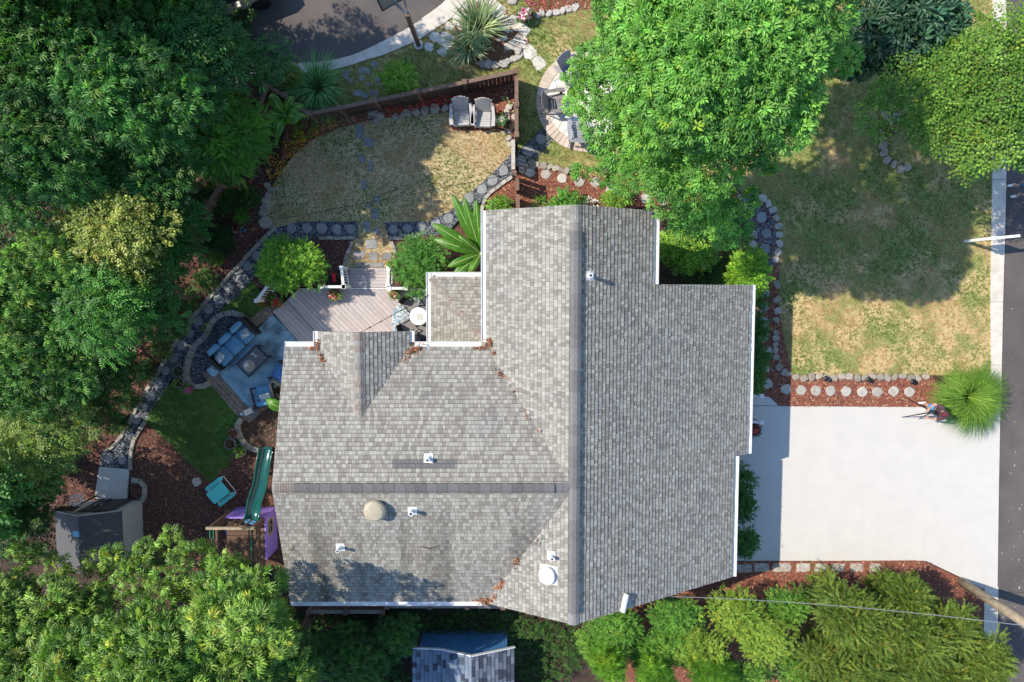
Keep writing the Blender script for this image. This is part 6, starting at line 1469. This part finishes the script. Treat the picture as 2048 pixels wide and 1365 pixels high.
tree('cedar_tree', 'feathery green cedar beside the dark fence', 448, 272, 2.8, 1.4, 1.45, 1.8, 38, .36, 600, 'spray', .36, (.05,.14,.03), (.14,.33,.065), 5, gl, skirt=0, material='leaf_matte', flat=.9, up=.6, extra=[(520,240,1.8,.3),(505,300,1.9,.35),(480,340,1.8,.35),(525,285,1.6,.25)])
tree('ash_tree', 'deep green ash crown at the left edge above the yellow tree', 40, 310, 5.6, 2.4, 1.9, 1.7, 28, .65, 200, 'lance', .18, DG, EM, 6, gl, skirt=5)
tree('ash_tree', 'green ash crown between cedar and yellow leaved tree', 290, 345, 4.4, 1.8, 1.6, 1.4, 24, .55, 220, 'lance', .17, DG, EM, 61, gl, skirt=0)
tree('beech_tree', 'yellow tinged broad leaved tree in the middle of the wood', 225, 470, 4.8, 1.85, 1.5, 1.3, 26, .52, 300, 'broad', .2, (.09,.15,.025), (.34,.37,.10), 7, gl, skirt=3)
tree('mulberry_tree', 'dark glossy broad leaved tree beside the garden bed', 345, 465, 2.8, 1.15, 1.4, 1.0, 22, .42, 340, 'broad', .21, DG, (.06,.2,.05), 8, gl, skirt=0)
tree('ash_tree', 'bright sunlit ash crown at the left edge below the yellow tree', 60, 595, 4.9, 2.5, 1.9, 1.7, 34, .6, 230, 'lance', .17, (.05,.13,.02), (.19,.36,.07), 9, gl, skirt=4)
tree('walnut_tree', 'fresh green walnut crown pushing out toward the gravel path', 205, 615, 4.9, 1.5, 1.6, 1.5, 26, .5, 230, 'pinnate', .27, (.03,.10,.02), (.10,.28,.05), 10, gl, skirt=0)
tree('dogwood_tree', 'dark low broad leaved tree leaning over the path edging', 298, 600, 3.6, 1.45, 1.5, 1.3, 26, .42, 340, 'broad', .19, DG, (.055,.17,.04), 11, gl, trunk=.08, skirt=0)
tree('ash_tree', 'green ash crown low on the left edge above the pale tree', 70, 745, 4.4, 2.3, 1.6, 1.5, 28, .58, 220, 'lance', .17, (.035,.095,.02), (.11,.26,.055), 12, gl, skirt=4)
tree('locust_tree', 'pale yellow green tree above the garden shed', 90, 875, 3.9, 1.75, 1.45, 1.3, 30, .5, 230, 'pinnate', .24, (.05,.13,.025), (.29,.38,.11), 13, gl, skirt=0)
tree('dogwood_tree', 'low dark leafy tree reaching over the path bend', 242, 738, 2.0, .95, .95, .7, 14, .38, 340, 'broad', .18, DG, (.055,.16,.04), 14, gl, trunk=.07, skirt=0)
tree('sapling', 'dark feathery young tree by the lower gravel path', 195, 810, 1.8, .75, .75, .7, 12, .34, 320, 'small', .22, DG, (.05,.12,.03), 15, gl, trunk=.06, skirt=0)
tree('ash_tree', 'dark tree at the left edge behind the garden shed', 15, 985, 3.0, 1.6, 1.3, 1.2, 20, .5, 220, 'lance', .18, DG, (.06,.16,.035), 16, gl, skirt=0)
tree('maple_tree', 'tall maple at the road side above the upper left corner', 135, -200, 7.8, 2.9, 2.3, 2.2, 34, .75, 160, 'broad', .28, DG, EG, 101, gl, trunk=.2)
tree('maple_tree', 'tall maple behind the parked car on the far kerb', -80, -230, 8.5, 2.6, 2.2, 2.4, 30, .8, 120, 'broad', .34, DG, EG, 102, gl, trunk=.2)
tree('oak_tree', 'oak crown cut by the left edge level with the garden shed', -85, 1005, 5.4, 1.9, 1.8, 2.0, 26, .7, 150, 'broad', .32, DG, EG, 105, gl, trunk=.2)
# --- sunny trees lower left
gs = 'sunlit trees on the south side'
tree('hickory_tree', 'sunlit pale green hickory in front of the garden shed', 60, 1270, 5.4, 2.5, 2.2, 1.8, 42, .62, 230, 'lance', .20, (.055,.14,.02), (.26,.38,.09), 17, gs, skirt=4, extra=[(190,1130,3.4,.35),(120,1130,3.6,.4),(50,1110,3.6,.45)])
tree('hickory_tree', 'huge sunlit hickory below the purple play fort', 335, 1370, 7.0, 3.4, 2.8, 2.0, 66, .68, 230, 'lance', .20, (.055,.14,.02), (.24,.37,.08), 18, gs, skirt=6, trunk=.24,
     extra=[(345,1085,4.4,.4),(300,1110,4.4,.42),(235,1120,4.4,.45),(395,1110,4.8,.42),(440,1130,5.2,.4),(270,1170,5.4,.55),(350,1160,5.6,.6),(430,1175,6.2,.55),(500,1165,6.6,.4),(545,1165,7.2,.32),(489,1190,8.2,.45),(530,1200,8.2,.36),(450,1205,8.4,.5),(500,1245,9.2,.55),(550,1215,7.4,.36),(420,1240,8.6,.55),(555,1280,7.4,.5),(590,1340,6.6,.5)])
tree('hickory_tree', 'darker hickory crown south of the house corner', 560, 1330, 4.4, 1.5, 1.5, 1.2, 24, .5, 220, 'lance', .18, (.035,.10,.02), (.11,.24,.05), 19, gs, skirt=0)
tree('hickory_tree', 'sunlit tree filling the lower left corner', 60, 1440, 6.4, 2.2, 1.6, 1.8, 26, .65, 200, 'lance', .2, (.05,.12,.02), (.2,.32,.07), 20, gs)
tree('elderberry_bush', 'dark undergrowth south of the weathered fence', 690, 1310, 1.8, 1.6, 1.2, 1.0, 34, .36, 340, 'lance', .16, (.028,.08,.02), (.085,.2,.04), 21, None, cat='shrub', trunk=.06, skirt=0)
tree('elderberry_bush', 'dark leafy bush beside the blue shed roof', 795, 1265, 1.5, .75, .75, .8, 18, .3, 380, 'lance', .15, (.028,.08,.02), (.09,.22,.04), 22, None, cat='shrub', trunk=.05, skirt=0)
# --- big sunny tree over the round patio
tree('chestnut_tree', 'huge bright green tree overhanging the round patio', 1450, 130, 11.0, 2.55, 2.0, 2.0, 46, .68, 430, 'cluster', .128, (.035,.125,.02), (.18,.39,.08), 23, None, trunk=.24, skirt=52,
     extra=[(1185,195,7.6,.5),(1160,150,7.4,.4),(1200,120,8.0,.5),(1205,255,7.8,.5),(1240,90,8.6,.65),(1240,180,8.8,.65),(1235,300,7.6,.5),(1290,330,8.0,.6),(1350,350,8.4,.6),(1430,330,9.0,.65),(1400,395,7.0,.5),(1330,400,6.8,.45),(1250,365,6.0,.36),(1500,270,9.4,.65),(1570,190,9.8,.65),(1630,90,10,.65),(1370,440,5.6,.42),(1430,445,5.6,.45),(1150,205,6.6,.28),(1200,352,4.8,.28),(1160,345,4.2,.22),(1540,310,8.4,.4),(1290,20,9.4,.7),(1240,20,9.0,.6),(1680,120,9.4,.4),(1480,400,6.6,.45),(1300,250,9.4,.6),(1660,30,10,.5),(1450,470,4.4,.4),(1400,-90,9.5,.85),(1480,-70,10,.85),(1330,-70,9,.75),(1560,-50,10.4,.75),(1640,-60,10.4,.7),(1440,-190,9.6,.8),(1540,-170,10,.8),(1420,-130,8,.9),(1330,-160,8.5,.9),(1500,-40,7,.8),(1480,-120,7.5,.8),(1560,-60,7,.7),(1360,-230,9.5,.9),(1450,90,8.5,.7),(1400,40,9,.7),(1530,180,7.2,.6)])
tree('plane_tree', 'dark blue green shaded tree behind the lawn top', 1810, 50, 4.6, 1.8, 1.2, 1.2, 20, .6, 170, 'cluster', .24, (.02,.055,.035), (.05,.12,.08), 24, skirt=8)
tree('redbud_tree', 'broad redbud with layered round leaves by the road', 1955, 190, 5.0, 2.5, 2.35, 1.3, 60, .5, 420, 'heart', .16, (.05,.13,.02), (.15,.26,.05), 25, None, material='leaf_matte', flat=.55, up=1.4, skirt=0, ragged=.34)
# --- shrubs
shrub('round_shrub', 'rounded lime green shrub left of the deck steps', 580, 530, 1.5, 1.25, .95, .9, 44, .32, 620, 'small', .17, (.06,.17,.02), (.19,.37,.05), 30, 'rounded shrubs flanking the deck steps', dome=.85, ragged=.16)
shrub('round_shrub', 'rounded darker green shrub right of the deck steps', 838, 525, 1.5, .95, .95, .9, 30, .33, 620, 'small', .17, (.035,.11,.025), (.10,.26,.05), 31, 'rounded shrubs flanking the deck steps', dome=.85, ragged=.16)
shrub('azalea', 'bright leafy shrub at the house side of the front bed', 1378, 500, 1.3, 1.0, .75, .8, 26, .36, 420, 'broad', .2, (.07,.18,.03), (.24,.40,.07), 32)
shrub('azalea', 'green broad shrub beneath the big tree by the gravel', 1420, 450, 1.3, 1.3, .7, .8, 20, .42, 300, 'broad', .24, (.03,.11,.03), (.09,.24,.05), 33)
shrub('privet', 'tall lime shrub casting shade on the front lawn edge', 1497, 545, 1.6, .7, .85, .8, 22, .3, 600, 'small', .2, (.08,.2,.02), (.22,.4,.05), 34)
shrub('azalea', 'dark low shrub in the corner between the roofs', 1420, 545, .8, 1.1, .6, .4, 18, .35, 250, 'small', .2, DG, (.05,.12,.035), 35)
for k, (a, b, lb) in enumerate([(1508,600,'small conifer at the upper end of the garage side bed'),(1512,660,'dark bush under the eave beside round stepping stones'),(1510,715,'dark bush under the eave below the middle stepping stone'),(1505,760,'dark bush beside the white step rail')]):
    shrub('yew_bush', lb, a, b, .9, .36, .5, .6, 12, .24, 700, 'spray' if k == 0 else 'small', .18, (.03,.09,.02), (.07,.18,.04), 36+k)
for k, (a, b, lb) in enumerate([(1478,960,'small dark bush at the upper garage corner'),(1484,1010,'dark bush at the garage wall on the shaded slab'),(1488,1082,'larger dark bush near the lower garage corner')]):
    shrub('camellia', lb, a, b, 1.2, .42 + .06*(k == 2), .55, .7, 12, .27, 420, 'broad', .17, (.02,.06,.015), (.05,.14,.03), 44+k)
shrub('low_shrub', 'lime leafy shrub behind the fence by the kerb', 795, 158, .7, .72, .5, .5, 16, .3, 420, 'small', .18, (.07,.17,.02), (.2,.34,.05), 48)
shrub('low_shrub', 'dark yellow green shrub beside the kerb end', 575, 150, .7, .35, .4, .5, 8, .25, 420, 'small', .18, (.05,.1,.02), (.14,.2,.03), 49)
shrub('boxwood', 'tiny round boxwood above the terracotta pots', 482, 433, .4, .24, .22, .3, 8, .16, 1500, 'small', .12, (.04,.11,.02), (.08,.2,.03), 50)
shrub('boxwood', 'tiny round boxwood beside red flower clumps', 432, 516, .4, .27, .27, .3, 8, .17, 1500, 'small', .12, (.04,.1,.02), (.08,.18,.03), 51)
shrub('fern', 'feathery dark fern beneath the cedar', 438, 395, .6, .5, .55, .4, 12, .28, 420, 'spray', .3, DG, (.05,.13,.04), 52)
shrub('fern', 'dark leafy perennials among the shaded pots', 440, 480, .5, .45, .4, .3, 12, .24, 420, 'broad', .2, (.015,.045,.015), (.04,.09,.03), 53)
shrub('low_shrub', 'leafy green plant hugging the house corner by the fence', 1130, 405, .6, .55, .22, .4, 9, .24, 460, 'broad', .18, (.04,.13,.025), (.11,.28,.05), 54)
shrub('low_shrub', 'lime perennial at the roof edge beside white begonias', 1230, 395, .7, .5, .3, .4, 9, .26, 420, 'broad', .18, (.09,.2,.03), (.22,.38,.06), 55)
shrub('low_shrub', 'small green plant beside the dark fence by the roof', 1078, 405, .35, .16, .16, .25, 4, .16, 500, 'small', .14, (.06,.16,.03), (.15,.3,.05), 56)
shrub('low_shrub', 'small lime plant between fence and white gutter', 1000, 412, .5, .4, .2, .3, 7, .2, 500, 'broad', .16, (.07,.18,.03), (.18,.34,.05), 57)
shrub('low_shrub', 'tiny weed clump on the turf beside block edging', 412, 660, .2, .1, .2, .12, 4, .09, 900, 'small', .1, (.12,.2,.02), (.3,.4,.05), 58)
for k, (a, b, r_, tp, lb) in enumerate([(408,560,.42,'broad','dark leafy perennial beside the path edging under the mulberry'),(378,600,.4,'small','dark bushy perennial by the bend of the edging'),(352,655,.42,'broad','dark low plant under the dogwood by the edging'),(322,700,.4,'small','dark bushy plant beside the straight edging'),(292,742,.38,'broad','dark low leaves beside the lower edging'),(262,800,.38,'small','dark fine leaved plant by the lower path'),(236,850,.36,'broad','dark low leaves where the path meets the shed'),(465,345,.4,'small','dark twiggy bush below the cedar'),(500,395,.24,'broad','little green plant beside the lawn stones'),(415,470,.36,'small','dark bush behind the terracotta pots')]):
    shrub('perennial', lb, a, b, .45, r_, r_*.9, .4, 9, .2, 620, tp, .15, (.02,.055,.015), (.06,.14,.035), 110+k, 'dark plants in the shaded garden strip')
# --- hedge, pines and cypresses on the south side
gh = 'hedge bushes along the south boundary'
HG = [((.045,.13,.02),(.15,.32,.06)), ((.09,.17,.02),(.27,.38,.07)), ((.05,.13,.02),(.17,.32,.06))]
for k, (a, b, z, rx_, ry_, c, lb) in enumerate([(1235,1255,1.8,.9,.7,0,'glossy green hedge bush just below the ridge end'),(1350,1235,1.8,.95,.75,0,'glossy green hedge bush below the wooden gate'),(1470,1230,2.0,.9,.85,1,'yellow green hedge bush below the mulch patch'),(1400,1300,2.2,.9,.7,1,'yellow green hedge bush above the pines'),(1530,1280,2.2,1.0,.8,1,'yellow hedge bush beside the cypress'),(1290,1300,1.7,.8,.6,0,'shaded hedge bush between the pines'),(1480,1350,2.0,1.0,.6,2,'green hedge bush at the picture foot'),(1600,1340,2.0,.9,.7,2,'green hedge bush in front of cypress foot'),(1570,1215,1.6,.75,.6,2,'green hedge bush beside the upper cypress sprays'),(1190,1280,1.3,.6,.6,2,'low green hedge bush right of the blue shed wall'),(1345,1290,1.9,.7,.6,2,'green hedge bush among the pines and yellow bushes')]):
    shrub('hedge_bush', lb, a, b, z, rx_, ry_, 1.1, 28, .32, 620, 'small', .155, HG[c][0], HG[c][1], 60+k, gh, dome=.8)
for k, (a, b, z, r_, lb) in enumerate([(1215,1318,2.4,.62,'young pine with yellow green needle tufts right of the blue shed'),(1310,1345,2.6,.62,'bushy young pine between hedge and picture foot'),(1425,1350,2.6,.75,'bright needle tufted pine below the yellow hedge')]):
    shrub('young_pine', lb, a, b, z, r_, r_*.9, 1.6, 24, .3, 420, 'needles', .26, (.06,.17,.02), (.19,.36,.05), 75+k, 'young pines', cat='tree', up=.3, out_z=1.0)
gc = 'feathery cypresses by the driveway'
for k, (a, b, z, r_, lb) in enumerate([(1690,1225,2.6,1.0,'feathery cypress spilling onto the lower driveway edge'),(1800,1190,1.9,.65,'cypress sprays next to the flared driveway corner'),(1825,1285,2.8,1.15,'large feathery cypress beneath the service wire'),(1655,1335,2.4,1.0,'feathery cypress at the picture foot left of the pole'),(1955,1310,2.4,.85,'feathery cypress against the road beside the pole'),(1890,1370,2.6,1.0,'cypress at the picture foot near the road'),(1750,1250,2.6,1.0,'feathery cypress in the middle of the cypress row'),(1740,1350,2.8,1.1,'feathery cypress at the picture foot in mid row'),(1890,1255,2.2,.8,'small feathery cypress just left of the pole')]):
    tree('cypress', lb, a, b, z, r_, r_, 1.5, 40, .22, 900, 'spray', .4, (.055,.11,.02), (.2,.27,.065), 80+k, gc, trunk=.07, material='leaf_matte', flat=.9, up=.8, out_z=.9)
# --- ground ivy under the house wall
rng = np.random.default_rng(99); iv = GL([(775,1222),(1010,1216),(1160,1255),(1180,1300),(1090,1400),(1035,1400),(1030,1300),(1010,1270),(830,1275),(770,1290)])
pp = scatter(rng, iv, 130); n = len(pp); a = rng.uniform(0,6.28,n); tv, tf = TPL['small']
o = stamp('ivy', tv, tf, np.column_stack([pp, rng.uniform(.05,.4,n)]), np.stack([np.cos(a),np.sin(a),0*a+.1],1), np.array((0,0,1.))+rng.normal(0,.35,(n,3)), rng.uniform(.13,.24,n), pal(rng,(.02,.055,.012),(.06,.14,.03),rng.random(n)), M['leaf_matte'])
tag(o, 'dark ivy ground cover between house wall and blue shed', 'ivy', kind='stuff')
fu = GL([(-60,0),(520,0),(520,120),(400,330),(420,430),(340,560),(230,760),(140,930),(90,1010),(110,1110),(-60,1110)])
fu2 = GL([(560,1225),(770,1230),(800,1290),(830,1420),(560,1420)])
pp = np.concatenate([scatter(rng, fu, 26), scatter(rng, fu2, 60)]); n = len(pp); a = rng.uniform(0,6.28,n); tv, tf = TPL['broad']
o = stamp('undergrowth', tv, tf, np.column_stack([pp, rng.uniform(.05,1.0,n)]), np.stack([np.cos(a),np.sin(a),0*a+.1],1), np.array((0,0,1.))+rng.normal(0,.35,(n,3)), rng.uniform(.2,.4,n), pal(rng,(.015,.045,.012),(.045,.11,.025),rng.random(n)), M['leaf_matte'])
tag(o, 'dark undergrowth beneath the trees of the left wood', 'undergrowth', kind='stuff')
